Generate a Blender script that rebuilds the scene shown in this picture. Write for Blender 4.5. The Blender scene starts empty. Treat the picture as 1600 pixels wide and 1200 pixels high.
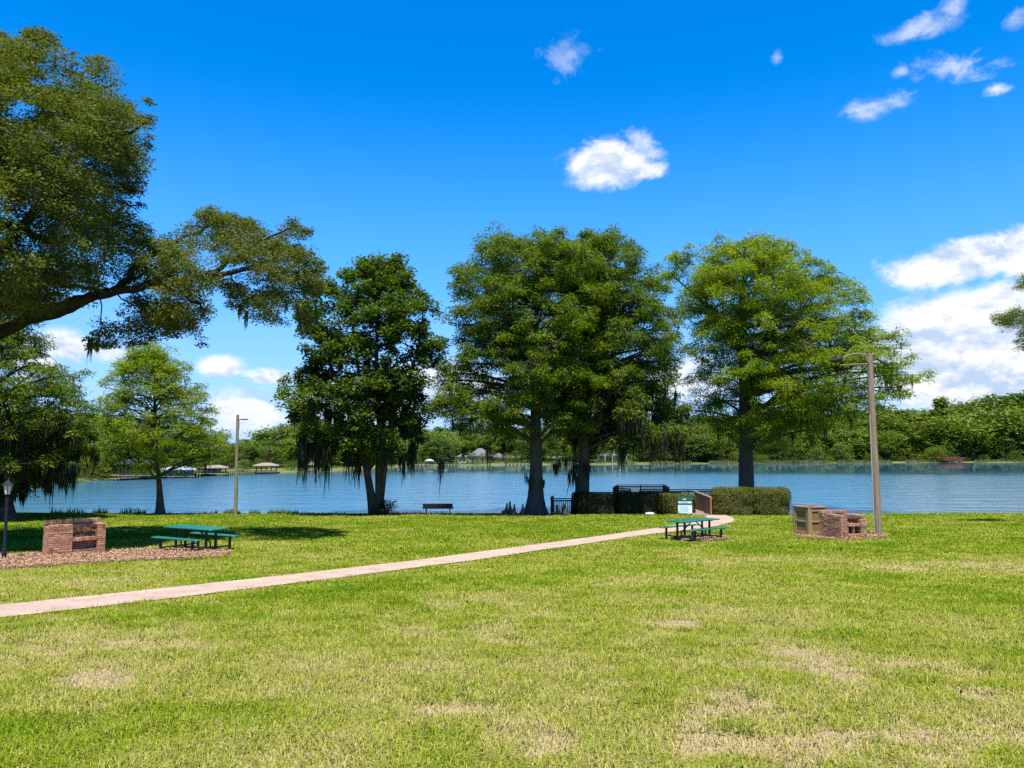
import bpy, bmesh, math, random
import numpy as np
from mathutils import Vector, Matrix
R = math.radians
rng = np.random.default_rng(11)
random.seed(5)
scn = bpy.context.scene
col = scn.collection

# ------------------------------------------------------------------ camera
F = 1202.0
PITCH = math.atan(102.0 / F)
CZ = 1.6
cd = bpy.data.cameras.new('camera'); cam = bpy.data.objects.new('camera', cd); col.objects.link(cam)
cam.location = (0, 0, CZ); cam.rotation_euler = (math.pi / 2 + PITCH, 0, 0)
cd.sensor_width = 36; cd.lens = 36 * F / 1600; cd.clip_start = 0.1; cd.clip_end = 5000
scn.camera = cam

def ray(px, py):
    u = (px - 800) / F; v = (600 - py) / F
    return (u, math.cos(PITCH) - v * math.sin(PITCH), math.sin(PITCH) + v * math.cos(PITCH))
def P(px, py, Y):
    d = ray(px, py); k = Y / d[1]
    return Vector((d[0] * k, Y, CZ + d[2] * k))
def azel(px, py):
    d = ray(px, py); n = math.sqrt(sum(c * c for c in d))
    return math.atan2(d[0], d[1]), math.asin(d[2] / n)

# ------------------------------------------------------------------ exposure, sun, sky
scn.view_settings.view_transform = 'Standard'; scn.view_settings.look = 'None'
scn.view_settings.exposure = 1.0; scn.view_settings.gamma = 1.0
scn.cycles.max_bounces = 6; scn.cycles.diffuse_bounces = 3; scn.cycles.glossy_bounces = 3
scn.cycles.transmission_bounces = 3; scn.cycles.transparent_max_bounces = 6
scn.cycles.caustics_reflective = False; scn.cycles.caustics_refractive = False
scn.cycles.use_denoising = False
SUN_EL, SUN_AZ = R(67), R(181)          # azimuth measured from +Y (view direction) towards +X
sd = bpy.data.lights.new('sun', 'SUN'); sd.energy = 4.6; sd.angle = R(0.5); sd.color = (1.0, 0.95, 0.86)
so = bpy.data.objects.new('sun', sd); col.objects.link(so)
sv = Vector((math.cos(SUN_EL) * math.sin(SUN_AZ), math.cos(SUN_EL) * math.cos(SUN_AZ), math.sin(SUN_EL)))
so.rotation_euler = sv.to_track_quat('Z', 'Y').to_euler(); so.location = (0, -20, 60)

w = bpy.data.worlds.new('World'); scn.world = w; w.use_nodes = True
nt = w.node_tree; nt.nodes.clear(); L = nt.links
def N(t, **kw):
    n = nt.nodes.new(t)
    for k, v in kw.items(): setattr(n, k, v)
    return n
def setin(n, i, v):
    if hasattr(v, 'is_linked') or isinstance(v, bpy.types.NodeSocket): L.new(v, n.inputs[i])
    else: n.inputs[i].default_value = v
def M(op, a, b=0.0, c=None, clamp=False):
    n = N('ShaderNodeMath', operation=op); n.use_clamp = clamp
    setin(n, 0, a); setin(n, 1, b)
    if c is not None: setin(n, 2, c)
    return n.outputs[0]
sky = N('ShaderNodeTexSky', sky_type='NISHITA'); sky.sun_disc = False
sky.sun_elevation = SUN_EL; sky.sun_rotation = SUN_AZ
sky.air_density = 1.0; sky.dust_density = 0.3; sky.ozone_density = 2.0; sky.altitude = 0
hs = N('ShaderNodeHueSaturation'); hs.inputs['Saturation'].default_value = 1.75; hs.inputs['Value'].default_value = 1.2
hs.inputs['Hue'].default_value = 0.508
L.new(sky.outputs[0], hs.inputs['Color'])
tc = N('ShaderNodeTexCoord'); sx = N('ShaderNodeSeparateXYZ'); L.new(tc.outputs['Generated'], sx.inputs[0])
az = M('ARCTAN2', sx.outputs[0], sx.outputs[1]); el = M('ARCSINE', sx.outputs[2])
cb = N('ShaderNodeCombineXYZ'); L.new(az, cb.inputs[0]); L.new(M('MULTIPLY', el, 1.5), cb.inputs[1])
def noise(scale, detail, rough, off, dist=0.0):
    va = N('ShaderNodeVectorMath', operation='ADD'); L.new(cb.outputs[0], va.inputs[0]); va.inputs[1].default_value = off
    n = N('ShaderNodeTexNoise'); n.inputs['Scale'].default_value = scale; n.inputs['Detail'].default_value = detail
    n.inputs['Roughness'].default_value = rough; n.inputs['Distortion'].default_value = dist
    L.new(va.outputs[0], n.inputs['Vector']); return n.outputs[0]
nb = noise(11, 9, 0.62, (3.1, 1.7, 0.4), 0.3)
nf = noise(34, 7, 0.66, (7.3, 0.2, 2.0), 0.6)
nlo = noise(11, 9, 0.62, (3.1, 1.7 + 0.022, 0.4), 0.3)
nsum = M('ADD', M('MULTIPLY', nb, 0.55), M('MULTIPLY', nf, 0.45))
nc = M('SUBTRACT', nsum, 0.5)
# px, py, half width px, half height px, noise gain, softness, opacity, tilt
CL = [(945, 258, 92, 50, 1.6, 0.5, 1.0, 0.06), (1003, 232, 40, 36, 3.0, 0.8, 0.72, -0.2), (1000, 266, 52, 18, 2.2, 0.6, 0.9, 0.0),
      (888, 84, 40, 34, 5.5, 1.3, 0.34, 0.0), (1214, 88, 14, 18, 4.0, 1.2, 0.5, 0.0),
      (1365, 165, 60, 20, 4.0, 1.2, 0.66, 0.0), (1450, 42, 80, 22, 4.6, 1.3, 0.66, -0.08), (1585, 35, 48, 22, 4.6, 1.2, 0.66, 0.1),
      (1505, 100, 88, 28, 4.6, 1.2, 0.7, -0.16), (1558, 140, 28, 15, 3.6, 1.0, 0.8, 0.0), (1408, 112, 16, 10, 3.0, 1.2, 0.5, 0.0), (1490, 10, 24, 26, 4.4, 1.2, 0.5, 0.0),
      (1520, 405, 190, 44, 1.7, 0.42, 1.0, 0.10), (1650, 385, 150, 64, 1.4, 0.4, 1.0, 0.05),
      (1560, 500, 245, 72, 1.3, 0.4, 1.0, 0.0), (1500, 570, 270, 95, 1.4, 0.45, 1.0, 0.0), (1640, 590, 320, 100, 1.2, 0.45, 1.0, 0.0),
      (345, 572, 42, 22, 1.9, 0.6, 0.97, 0.0), (422, 588, 56, 14, 2.2, 0.6, 0.95, 0.0), (395, 640, 110, 44, 2.4, 0.8, 0.9, 0.0),
      (100, 540, 76, 32, 2.4, 0.7, 0.95, 0.0), (170, 552, 50, 20, 2.8, 0.8, 0.8, 0.0), (40, 560, 80, 40, 2.2, 0.7, 0.9, 0),
      (700, 600, 150, 44, 2.0, 0.8, 0.9, 0.0), (1050, 600, 150, 60, 1.8, 0.8, 0.95, 0.0), (560, 640, 180, 44, 2.2, 0.9, 0.8, 0),
      (-420, 420, 260, 90, 1.6, 0.5, 0.9, 0), (2150, 330, 240, 110, 1.6, 0.5, 0.95, 0)]
mask = None
for (px, py, hw, hh, g, sf, op, tilt) in CL:
    a0, e0 = azel(px, py); a1, _ = azel(px + hw, py); _, e1 = azel(px, py - hh)
    wv, hv = abs(a1 - a0), abs(e1 - e0)
    da = M('SUBTRACT', az, a0); de = M('SUBTRACT', M('SUBTRACT', el, e0), M('MULTIPLY', da, tilt))
    r = M('SQRT', M('ADD', M('POWER', M('ABSOLUTE', M('DIVIDE', da, wv)), 2.0), M('POWER', M('ABSOLUTE', M('DIVIDE', de, hv)), 2.0)))
    f = M('ADD', M('SUBTRACT', 1.0, r), M('MULTIPLY', nc, g))
    mr = N('ShaderNodeMapRange', interpolation_type='SMOOTHSTEP'); mr.inputs['From Max'].default_value = sf
    mr.inputs['To Max'].default_value = op; L.new(f, mr.inputs['Value'])
    mask = mr.outputs[0] if mask is None else M('MAXIMUM', mask, mr.outputs[0])
mask = M('MULTIPLY', mask, M('GREATER_THAN', sx.outputs[2], 0.0))
lit = M('MULTIPLY_ADD', M('SUBTRACT', nb, nlo), 7.5, 0.72, clamp=True)
cc = N('ShaderNodeMix', data_type='RGBA'); L.new(lit, cc.inputs[0])
cc.inputs[6].default_value = (2.5, 3.2, 4.3, 1); cc.inputs[7].default_value = (4.6, 4.7, 4.9, 1)
hz = N('ShaderNodeMapRange', interpolation_type='SMOOTHSTEP'); hz.inputs['From Min'].default_value = .0; hz.inputs['From Max'].default_value = .45
hz.inputs['To Min'].default_value = .85; hz.inputs['To Max'].default_value = 0.0; L.new(sx.outputs[2], hz.inputs['Value'])
sk2 = N('ShaderNodeMix', data_type='RGBA'); L.new(hz.outputs[0], sk2.inputs[0]); L.new(hs.outputs[0], sk2.inputs[6]); sk2.inputs[7].default_value = (1.35, 2.75, 5.9, 1)
mx = N('ShaderNodeMix', data_type='RGBA'); L.new(mask, mx.inputs[0]); L.new(sk2.outputs[2], mx.inputs[6]); L.new(cc.outputs[2], mx.inputs[7])
bg = N('ShaderNodeBackground'); bg.inputs[1].default_value = 0.11; L.new(mx.outputs[2], bg.inputs[0])
wo = N('ShaderNodeOutputWorld'); L.new(bg.outputs[0], wo.inputs[0])

# ------------------------------------------------------------------ helpers
def vnoise(x, y, seed):
    """smooth value noise, range 0..1"""
    t = np.random.default_rng(seed).random((256, 256))
    xi = np.floor(x).astype(int); yi = np.floor(y).astype(int); fx = x - xi; fy = y - yi
    fx = fx * fx * (3 - 2 * fx); fy = fy * fy * (3 - 2 * fy)
    a = t[xi % 256, yi % 256]; b = t[(xi + 1) % 256, yi % 256]; c = t[xi % 256, (yi + 1) % 256]; d = t[(xi + 1) % 256, (yi + 1) % 256]
    return (a * (1 - fx) + b * fx) * (1 - fy) + (c * (1 - fx) + d * fx) * fy
def fbm(x, y, seed, oct=4):
    s = 0; a = 0.5; tot = 0
    for k in range(oct):
        s = s + a * vnoise(x * 2 ** k + 17 * k, y * 2 ** k + 5 * k, seed + k); tot += a; a *= 0.55
    return s / tot

LAKE_Z = -3.2
_py = np.array([-60, 0, 6, 12, 18, 23, 28, 35, 44, 52, 53.5, 54.6, 55.8, 58, 64, 400])
_pz = np.array([3.5, 0, -.44, -.90, -1.34, -1.66, -1.88, -2.16, -2.50, -2.76, -2.83, -2.98, -3.3, -3.8, -4.6, -6])
_yy = np.linspace(-60, 400, 9201); _zz = np.interp(_yy, _py, _pz)
_k = np.ones(31) / 31; _zs = np.convolve(np.pad(_zz, 15, 'edge'), _k, 'valid')
_w = np.clip((_yy - 50) / 3, 0, 1); _zz = _zs * (1 - _w) + _w * _zz
def gz(x, y):
    x = np.asarray(x, float); y = np.asarray(y, float)
    ys = y + (fbm(x * .06 + 40, x * 0 + 3, 77, 3) - .5) * 2.2 * np.clip((y - 49) / 4, 0, 1)
    z = np.interp(ys, _yy, _zz)
    return z + (fbm(x * .12 + 9, y * .12 + 4, 31, 2) - .5) * 0.10 * np.clip((52 - y) / 10, 0, 1)
def G(px, py):
    d = ray(px, py); t = np.linspace(2, 62, 6001)
    x = d[0] * t / d[1]; z = CZ + d[2] * t / d[1]
    h = z - gz(x, t); i = np.argmax(h < 0)
    if h[i] >= 0: i = len(t) - 1
    return Vector((x[i], t[i], float(gz(x[i], t[i]))))
def ground(x, y): return float(gz(x, y))

class MB:
    """collects shapes into ONE mesh"""
    def __init__(s): s.v = []; s.f = []; s.t = []
    def add(s, vs, fs, tone=None):
        o = len(s.v); s.v += [tuple(v) for v in vs]; s.f += [tuple(i + o for i in f) for f in fs]
        s.t += [random.random() if tone is None else tone] * len(fs); return s
    def box(s, c, size, rot=None, tone=None, bev=0.0):
        hx, hy, hz = size[0] / 2, size[1] / 2, size[2] / 2
        if bev:
            b = min(bev, hx * .9, hy * .9, hz * .9)
            pts = []
            for sx_ in (-1, 1):
                for sy_ in (-1, 1):
                    for sz_ in (-1, 1):
                        pts += [(sx_ * hx, sy_ * (hy - b), sz_ * (hz - b)), (sx_ * (hx - b), sy_ * hy, sz_ * (hz - b)), (sx_ * (hx - b), sy_ * (hy - b), sz_ * hz)]
            bm = bmesh.new(); vv = [bm.verts.new(p) for p in pts]; bmesh.ops.convex_hull(bm, input=vv)
            bm.verts.index_update(); vs = [v.co.copy() for v in bm.verts]; fs = [[v.index for v in f.verts] for f in bm.faces]; bm.free()
        else:
            vs = [Vector((x, y, z)) for x in (-hx, hx) for y in (-hy, hy) for z in (-hz, hz)]
            fs = [(0, 1, 3, 2), (4, 6, 7, 5), (0, 4, 5, 1), (2, 3, 7, 6), (0, 2, 6, 4), (1, 5, 7, 3)]
        c = Vector(c)
        if rot is not None: vs = [rot @ v for v in vs]
        return s.add([Vector(v) + c for v in vs], fs, tone)
    def bar(s, a, b, wd, ht, tone=None, up=(0, 0, 1)):
        a = Vector(a); b = Vector(b); d = b - a; ln = d.length; x = d.normalized(); u = Vector(up)
        if abs(x.dot(u)) > .98: u = Vector((0, 1, 0))
        y = u.cross(x).normalized(); z = x.cross(y)
        return s.box((a + b) / 2, (ln, wd, ht), Matrix((x, y, z)).transposed(), tone)
    def tube(s, pts, rad, n=8, flute=0.0, cap=True, tone=None):
        pts = [Vector(p) for p in pts]; vs = []; fs = []
        ref = Vector((0.31, 0.95, 0.05))
        for i, p in enumerate(pts):
            d = (pts[min(i + 1, len(pts) - 1)] - pts[max(i - 1, 0)]).normalized()
            r_ = ref if abs(d.dot(ref)) < .95 else Vector((1, 0, 0))
            a = d.cross(r_).normalized(); b = d.cross(a)
            for k in range(n):
                t = 2 * math.pi * k / n; rr = rad[i]
                if flute: rr *= 1 + flute * (1 - i / len(pts)) * math.sin(t * 7 + 1.3 * math.sin(t * 2)) 
                vs.append(p + (a * math.cos(t) + b * math.sin(t)) * rr)
        for i in range(len(pts) - 1):
            for k in range(n):
                k2 = (k + 1) % n; fs.append((i * n + k, i * n + k2, (i + 1) * n + k2, (i + 1) * n + k))
        if cap: fs += [tuple(range(n - 1, -1, -1)), tuple(range((len(pts) - 1) * n, len(pts) * n))]
        return s.add(vs, fs, tone)
    def build(s, name, mat, parent=None, smooth=False, loc=None):
        me = bpy.data.meshes.new(name); me.from_pydata(s.v, [], s.f); me.update()
        at = me.attributes.new('tone', 'FLOAT', 'FACE'); at.data.foreach_set('value', np.array(s.t, np.float32))
        if smooth: me.polygons.foreach_set('use_smooth', np.ones(len(me.polygons), bool))
        me.materials.append(mat)
        o = bpy.data.objects.new(name, me); col.objects.link(o)
        if parent is not None: o.parent = parent
        if loc is not None: o.location = loc
        return o
def npmesh(name, V, Fq, mat, parent=None, attrs=None, smooth=False, vattrs=None):
    """mesh from numpy: V (n,3), Fq (m,k) with constant k"""
    me = bpy.data.meshes.new(name); m, k = Fq.shape
    me.vertices.add(len(V)); me.vertices.foreach_set('co', V.astype(np.float32).ravel())
    me.loops.add(m * k); me.loops.foreach_set('vertex_index', Fq.astype(np.int32).ravel())
    me.polygons.add(m); me.polygons.foreach_set('loop_start', (np.arange(m) * k).astype(np.int32))
    if smooth: me.polygons.foreach_set('use_smooth', np.ones(m, bool))
    me.update(calc_edges=True)
    for dom, dd in (('FACE', attrs or {}), ('POINT', vattrs or {})):
        for nm, a in dd.items():
            at = me.attributes.new(nm, 'FLOAT', dom); at.data.foreach_set('value', np.asarray(a, np.float32))
    me.materials.append(mat)
    o = bpy.data.objects.new(name, me); col.objects.link(o)
    if parent is not None: o.parent = parent
    return o
def tag(o, label=None, cat=None, group=None, kind=None):
    if label: o['label'] = label
    if cat: o['category'] = cat
    if group: o['group'] = group
    if kind: o['kind'] = kind
    return o
def empty(name, loc, rz=0.0, label=None, cat=None, group=None):
    o = bpy.data.objects.new(name, None); col.objects.link(o); o.location = loc; o.rotation_euler = (0, 0, rz)
    o.empty_display_size = .3
    return tag(o, label, cat, group)
def copy_tree(o, loc, rz=0.0, scale=(1, 1, 1), label=None, group=None, parent=None):
    c = o.copy(); col.objects.link(c)
    if parent is not None: c.parent = parent
    else:
        c.location = loc; c.rotation_euler = (0, 0, rz); c.scale = scale
        if label: c['label'] = label
        if group: c['group'] = group
    for ch in o.children: copy_tree(ch, None, parent=c)
    return c

# ------------------------------------------------------------------ materials
def newmat(name):
    m = bpy.data.materials.new(name); m.use_nodes = True; t = m.node_tree; t.nodes.clear()
    out = t.nodes.new('ShaderNodeOutputMaterial'); return m, t, out
def mat(name, c1, c2=None, scale=6.0, rough=.8, bump=0.0, bscale=30, tone=0.25, stretch=(1, 1, 1), spec=.3, metal=0.0):
    m, t, out = newmat(name); b = t.nodes.new('ShaderNodeBsdfPrincipled'); t.links.new(b.outputs[0], out.inputs[0])
    b.inputs['Roughness'].default_value = rough; b.inputs['Specular IOR Level'].default_value = spec; b.inputs['Metallic'].default_value = metal
    tcn = t.nodes.new('ShaderNodeTexCoord'); mp = t.nodes.new('ShaderNodeMapping'); mp.inputs['Scale'].default_value = stretch
    t.links.new(tcn.outputs['Object'], mp.inputs[0])
    n = t.nodes.new('ShaderNodeTexNoise'); n.inputs['Scale'].default_value = scale; n.inputs['Detail'].default_value = 6; n.inputs['Roughness'].default_value = .65
    t.links.new(mp.outputs[0], n.inputs['Vector'])
    cr = t.nodes.new('ShaderNodeValToRGB'); cr.color_ramp.elements[0].position = .32; cr.color_ramp.elements[1].position = .68
    c2 = c2 or tuple(x * .75 for x in c1)
    cr.color_ramp.elements[0].color = (*c1, 1); cr.color_ramp.elements[1].color = (*c2, 1); t.links.new(n.outputs[0], cr.inputs[0])
    at = t.nodes.new('ShaderNodeAttribute'); at.attribute_name = 'tone'
    mr = t.nodes.new('ShaderNodeMapRange'); mr.inputs['To Min'].default_value = 1 - tone; mr.inputs['To Max'].default_value = 1 + tone
    t.links.new(at.outputs['Fac'], mr.inputs['Value'])
    ml = t.nodes.new('ShaderNodeVectorMath'); ml.operation = 'SCALE'; t.links.new(cr.outputs[0], ml.inputs[0]); t.links.new(mr.outputs[0], ml.inputs['Scale'])
    t.links.new(ml.outputs[0], b.inputs['Base Color'])
    if bump:
        n2 = t.nodes.new('ShaderNodeTexNoise'); n2.inputs['Scale'].default_value = bscale; n2.inputs['Detail'].default_value = 5
        t.links.new(mp.outputs[0], n2.inputs['Vector'])
        bp = t.nodes.new('ShaderNodeBump'); bp.inputs['Strength'].default_value = bump; bp.inputs['Distance'].default_value = .03
        t.links.new(n2.outputs[0], bp.inputs['Height']); t.links.new(bp.outputs[0], b.inputs['Normal'])
    return m
def leafmat(name, c1, c2, trans=.3, rough=.55, spec=.25):
    """leaf: diffuse / gloss with light passing through; hue varies by leaf (tone) and by clump (clump)"""
    m, t, out = newmat(name)
    a = t.nodes.new('ShaderNodeAttribute'); a.attribute_name = 'tone'; a2 = t.nodes.new('ShaderNodeAttribute'); a2.attribute_name = 'clump'
    ad = t.nodes.new('ShaderNodeMath'); ad.operation = 'MULTIPLY_ADD'; t.links.new(a.outputs['Fac'], ad.inputs[0]); ad.inputs[1].default_value = .5
    m2 = t.nodes.new('ShaderNodeMath'); m2.operation = 'MULTIPLY'; t.links.new(a2.outputs['Fac'], m2.inputs[0]); m2.inputs[1].default_value = .5
    t.links.new(m2.outputs[0], ad.inputs[2])
    mx = t.nodes.new('ShaderNodeMix'); mx.data_type = 'RGBA'; t.links.new(ad.outputs[0], mx.inputs[0])
    mx.inputs[6].default_value = (*c1, 1); mx.inputs[7].default_value = (*c2, 1)
    b = t.nodes.new('ShaderNodeBsdfPrincipled'); b.inputs['Roughness'].default_value = rough; b.inputs['Specular IOR Level'].default_value = spec
    t.links.new(mx.outputs[2], b.inputs['Base Color'])
    tr = t.nodes.new('ShaderNodeBsdfTranslucent'); hv = t.nodes.new('ShaderNodeHueSaturation')
    hv.inputs['Saturation'].default_value = 1.15; hv.inputs['Value'].default_value = 1.4; hv.inputs['Hue'].default_value = .485
    t.links.new(mx.outputs[2], hv.inputs['Color']); t.links.new(hv.outputs[0], tr.inputs[0])
    ms = t.nodes.new('ShaderNodeMixShader'); ms.inputs[0].default_value = trans
    t.links.new(b.outputs[0], ms.inputs[1]); t.links.new(tr.outputs[0], ms.inputs[2]); t.links.new(ms.outputs[0], out.inputs[0])
    return m

MT = {}
MT['bark'] = mat('bark', (.050, .042, .034), (.095, .082, .068), 3, .95, 1.0, 9, .1, (2.5, 2.5, .35), .1)
MT['bark_pale'] = mat('bark_pale', (.028, .024, .018), (.105, .088, .064), 3, .95, .8, 9, .1, (2, 2, .4), .1)
MT['oak_bark'] = mat('oak_bark', (.030, .026, .022), (.060, .052, .043), 5, .95, .9, 14, .1, (1, 1, .5), .1)
MT['cypress'] = leafmat('cypress_leaf', (.055, .104, .005), (.165, .225, .008), .40)
MT['cypress_dark'] = leafmat('cypress_dark_leaf', (.044, .098, .004), (.155, .225, .007), .42)
MT['cypress_light'] = leafmat('cypress_light_leaf', (.095, .175, .006), (.24, .32, .009), .48)
MT['maple'] = leafmat('maple_leaf', (.032, .074, .006), (.112, .175, .010), .34, .6, .2)
MT['oak'] = leafmat('oak_leaf', (.048, .074, .012), (.155, .182, .030), .34, .6, .2)
MT['far'] = leafmat('far_leaf', (.058, .100, .006), (.145, .195, .010), .3)
MT['far_light'] = leafmat('far_light_leaf', (.08, .135, .012), (.18, .24, .022), .3)
MT['far_dark'] = leafmat('far_dark_leaf', (.034, .080, .010), (.090, .150, .014), .3)
MT['hedge'] = leafmat('hedge_leaf', (.045, .062, .006), (.17, .18, .024), .25, .6, .15)
MT['hedge_shade'] = leafmat('hedge_shade_leaf', (.012, .020, .006), (.030, .040, .010), .1, .7, .1)  # shade under the big cypresses put into the leaf colour
MT['shrub'] = leafmat('shrub_leaf', (.035, .020, .012), (.06, .06, .02), .2)
MT['moss'] = leafmat('moss_strand', (.026, .034, .016), (.060, .070, .036), .2, .9, .05)
MT['reed'] = leafmat('reed_leaf', (.05, .075, .015), (.16, .15, .05), .25)
MT['reed_dark'] = leafmat('reed_dark_leaf', (.02, .05, .01), (.07, .11, .02), .25)
MT['brick'] = mat('brick', (.36, .150, .075), (.48, .26, .145), 9, .9, .6, 60, .38)
MT['brick_dark'] = mat('brick_dark', (.26, .115, .062), (.42, .235, .13), 9, .9, .6, 60, .45)
MT['mortar'] = mat('mortar', (.30, .21, .145), (.38, .28, .20), 12, .95, .5, 60, 0)
MT['rust'] = mat('rust', (.09, .045, .04), (.16, .08, .07), 18, .8, .3, 60, .1)
MT['ash'] = mat('ash', (.06, .055, .05), (.20, .18, .15), 20, .95, .4, 40, 0)
MT['green_top'] = mat('green_coated_steel', (.006, .105, .070), (.010, .150, .105), 5, .38, .15, 140, .05, spec=.5)
MT['green_frame'] = mat('dark_green_steel', (.006, .018, .015), (.008, .022, .018), 20, .5, 0, 30, .1)
MT['black_steel'] = mat('black_steel', (.008, .010, .013), (.013, .015, .019), 20, .75, 0, 30, .1)
MT['tan'] = mat('tan_board', (.26, .165, .072), (.32, .205, .092), 8, .7, .2, 40, .06, (1, 1, .3))
MT['tan_panel'] = mat('tan_panel', (.17, .115, .040), (.21, .14, .050), 8, .75, .2, 40, .05, (1, 1, .3))
MT['pole'] = mat('weathered_pole', (.18, .125, .075), (.30, .225, .145), 4, .9, .6, 26, .05, (3, 3, .25), .1)
MT['pole_green'] = mat('mossy_pole', (.15, .15, .075), (.24, .22, .13), 4, .9, .6, 26, .05, (3, 3, .25), .1)
MT['wood_dark'] = mat('dark_wood', (.035, .022, .016), (.065, .042, .030), 7, .85, .3, 30, .2, (1, 1, .3), .15)
MT['wood_brown'] = mat('brown_wood', (.26, .13, .062), (.34, .185, .095), 7, .8, .3, 30, .25, (2, 2, .2))
MT['deck'] = mat('deck_board', (.20, .15, .11), (.29, .22, .17), 5, .85, .3, 30, .2)
MT['sign_green'] = mat('sign_green', (.008, .09, .075), (.010, .105, .088), 9, .5, 0, 20, 0)
MT['sign_white'] = mat('sign_white', (.62, .72, .74), (.70, .78, .80), 9, .5, 0, 20, 0)
MT['white'] = mat('white_paint', (.52, .52, .50), (.60, .60, .58), 6, .6, 0, 20, .05)
MT['conduit'] = mat('grey_conduit', (.30, .29, .26), (.36, .34, .30), 6, .6, 0, 20, .05)
MT['weed'] = leafmat('weed_leaf', (.06, .115, .006), (.15, .21, .012), .35)
MT['dead_leaf'] = mat('dead_leaf', (.12, .07, .035), (.22, .15, .08), 3, .9, 0, 20, .5)
MT['ink'] = mat('sign_ink', (.16, .30, .30), (.19, .33, .33), 6, .6, 0, 20, .05)
MT['glass'] = mat('lamp_glass', (.55, .53, .48), (.6, .58, .52), 6, .2, 0, 20, .05, spec=.6)
MT['roof_tan'] = mat('tan_shingle', (.22, .165, .12), (.28, .22, .165), 4, .9, .3, 10, .1)
MT['roof_grey'] = mat('grey_shingle', (.10, .10, .105), (.15, .15, .155), 4, .9, .3, 10, .1)
MT['roof_dark'] = mat('dark_metal_roof', (.07, .085, .11), (.10, .115, .14), 4, .6, 0, 10, .1)
MT['roof_pale'] = mat('pale_metal_roof', (.28, .31, .31), (.34, .37, .37), 3, .5, 0, 10, .1)
MT['blue_wall'] = mat('blue_siding', (.045, .15, .34), (.06, .18, .40), 3, .7, 0, 10, .1)
MT['cream_wall'] = mat('cream_stucco', (.26, .20, .13), (.31, .25, .17), 3, .9, 0, 10, .1)
MT['pane'] = mat('dark_window', (.02, .025, .03), (.03, .035, .04), 3, .15, 0, 10, .1, spec=.6)
MT['red_wood'] = mat('red_wood', (.17, .035, .030), (.22, .055, .045), 3, .8, 0, 10, .15)
MT['far_grass'] = mat('far_grass', (.055, .085, .012), (.16, .165, .04), .12, .95, 0, 10, 0)
MT['bed'] = mat('lake_bed', (.05, .05, .035), (.06, .06, .04), .5, .95, 0, 10, 0)

# lawn: green to straw by the 'dry' attribute, fine blade-scale noise
def lawnmat(name, blades):
    m, t, out = newmat(name); nd = t.nodes; lk = t.links
    d = nd.new('ShaderNodeAttribute'); d.attribute_name = 'dry'; tn = nd.new('ShaderNodeAttribute'); tn.attribute_name = 'tone'
    cr = nd.new('ShaderNodeValToRGB'); e = cr.color_ramp.elements
    if blades:
        st = [(0.0, (.072, .150, .006)), (.30, (.178, .240, .010)), (.58, (.275, .282, .040)), (1.0, (.38, .315, .14))]
    else:
        st = [(0.0, (.06, .10, .008)), (.35, (.12, .145, .018)), (.65, (.21, .19, .065)), (1.0, (.31, .23, .135))]
    e[0].position, e[0].color = st[0][0], (*st[0][1], 1); e[1].position, e[1].color = st[3][0], (*st[3][1], 1)
    for p, c in st[1:3]:
        q = e.new(p); q.color = (*c, 1)
    geo = nd.new('ShaderNodeNewGeometry')
    n = nd.new('ShaderNodeTexNoise'); n.inputs['Scale'].default_value = 9 if not blades else 1.6; n.inputs['Detail'].default_value = 8; n.inputs['Roughness'].default_value = .75
    lk.new(geo.outputs['Position'], n.inputs['Vector'])
    a = nd.new('ShaderNodeMath'); a.operation = 'MULTIPLY_ADD'; lk.new(n.outputs[0], a.inputs[0]); a.inputs[1].default_value = .55; a.inputs[2].default_value = -.27
    b = nd.new('ShaderNodeMath'); b.operation = 'ADD'; lk.new(a.outputs[0], b.inputs[0]); lk.new(d.outputs['Fac'], b.inputs[1]); b.use_clamp = True
    lk.new(b.outputs[0], cr.inputs[0])
    mr = nd.new('ShaderNodeMapRange'); mr.inputs['To Min'].default_value = .5; mr.inputs['To Max'].default_value = 1.35
    ml = nd.new('ShaderNodeVectorMath'); ml.operation = 'SCALE'; lk.new(cr.outputs[0], ml.inputs[0]); lk.new(mr.outputs[0], ml.inputs['Scale'])
    if blades: lk.new(tn.outputs['Fac'], mr.inputs['Value'])
    else:
        n3 = nd.new('ShaderNodeTexNoise'); n3.inputs['Scale'].default_value = 45; n3.inputs['Detail'].default_value = 5; lk.new(geo.outputs['Position'], n3.inputs['Vector'])
        lk.new(n3.outputs[0], mr.inputs['Value'])
    p = nd.new('ShaderNodeBsdfDiffuse'); lk.new(ml.outputs[0], p.inputs[0])
    if blades:
        cx = nd.new('ShaderNodeMix'); cx.data_type = 'VECTOR'; cx.inputs[0].default_value = .62; lk.new(geo.outputs['Normal'], cx.inputs[4]); cx.inputs[5].default_value = (0, -.1, 1)
        nz = nd.new('ShaderNodeVectorMath'); nz.operation = 'NORMALIZE'; lk.new(cx.outputs[1], nz.inputs[0]); lk.new(nz.outputs[0], p.inputs['Normal'])
        tr = nd.new('ShaderNodeBsdfTranslucent'); lk.new(ml.outputs[0], tr.inputs[0])
        ms = nd.new('ShaderNodeMixShader'); ms.inputs[0].default_value = .25; lk.new(p.outputs[0], ms.inputs[1]); lk.new(tr.outputs[0], ms.inputs[2]); lk.new(ms.outputs[0], out.inputs[0])
    else: lk.new(p.outputs[0], out.inputs[0])
    return m
MT['lawn'] = lawnmat('lawn_soil', False); MT['grass'] = lawnmat('grass_blade', True)

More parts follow.
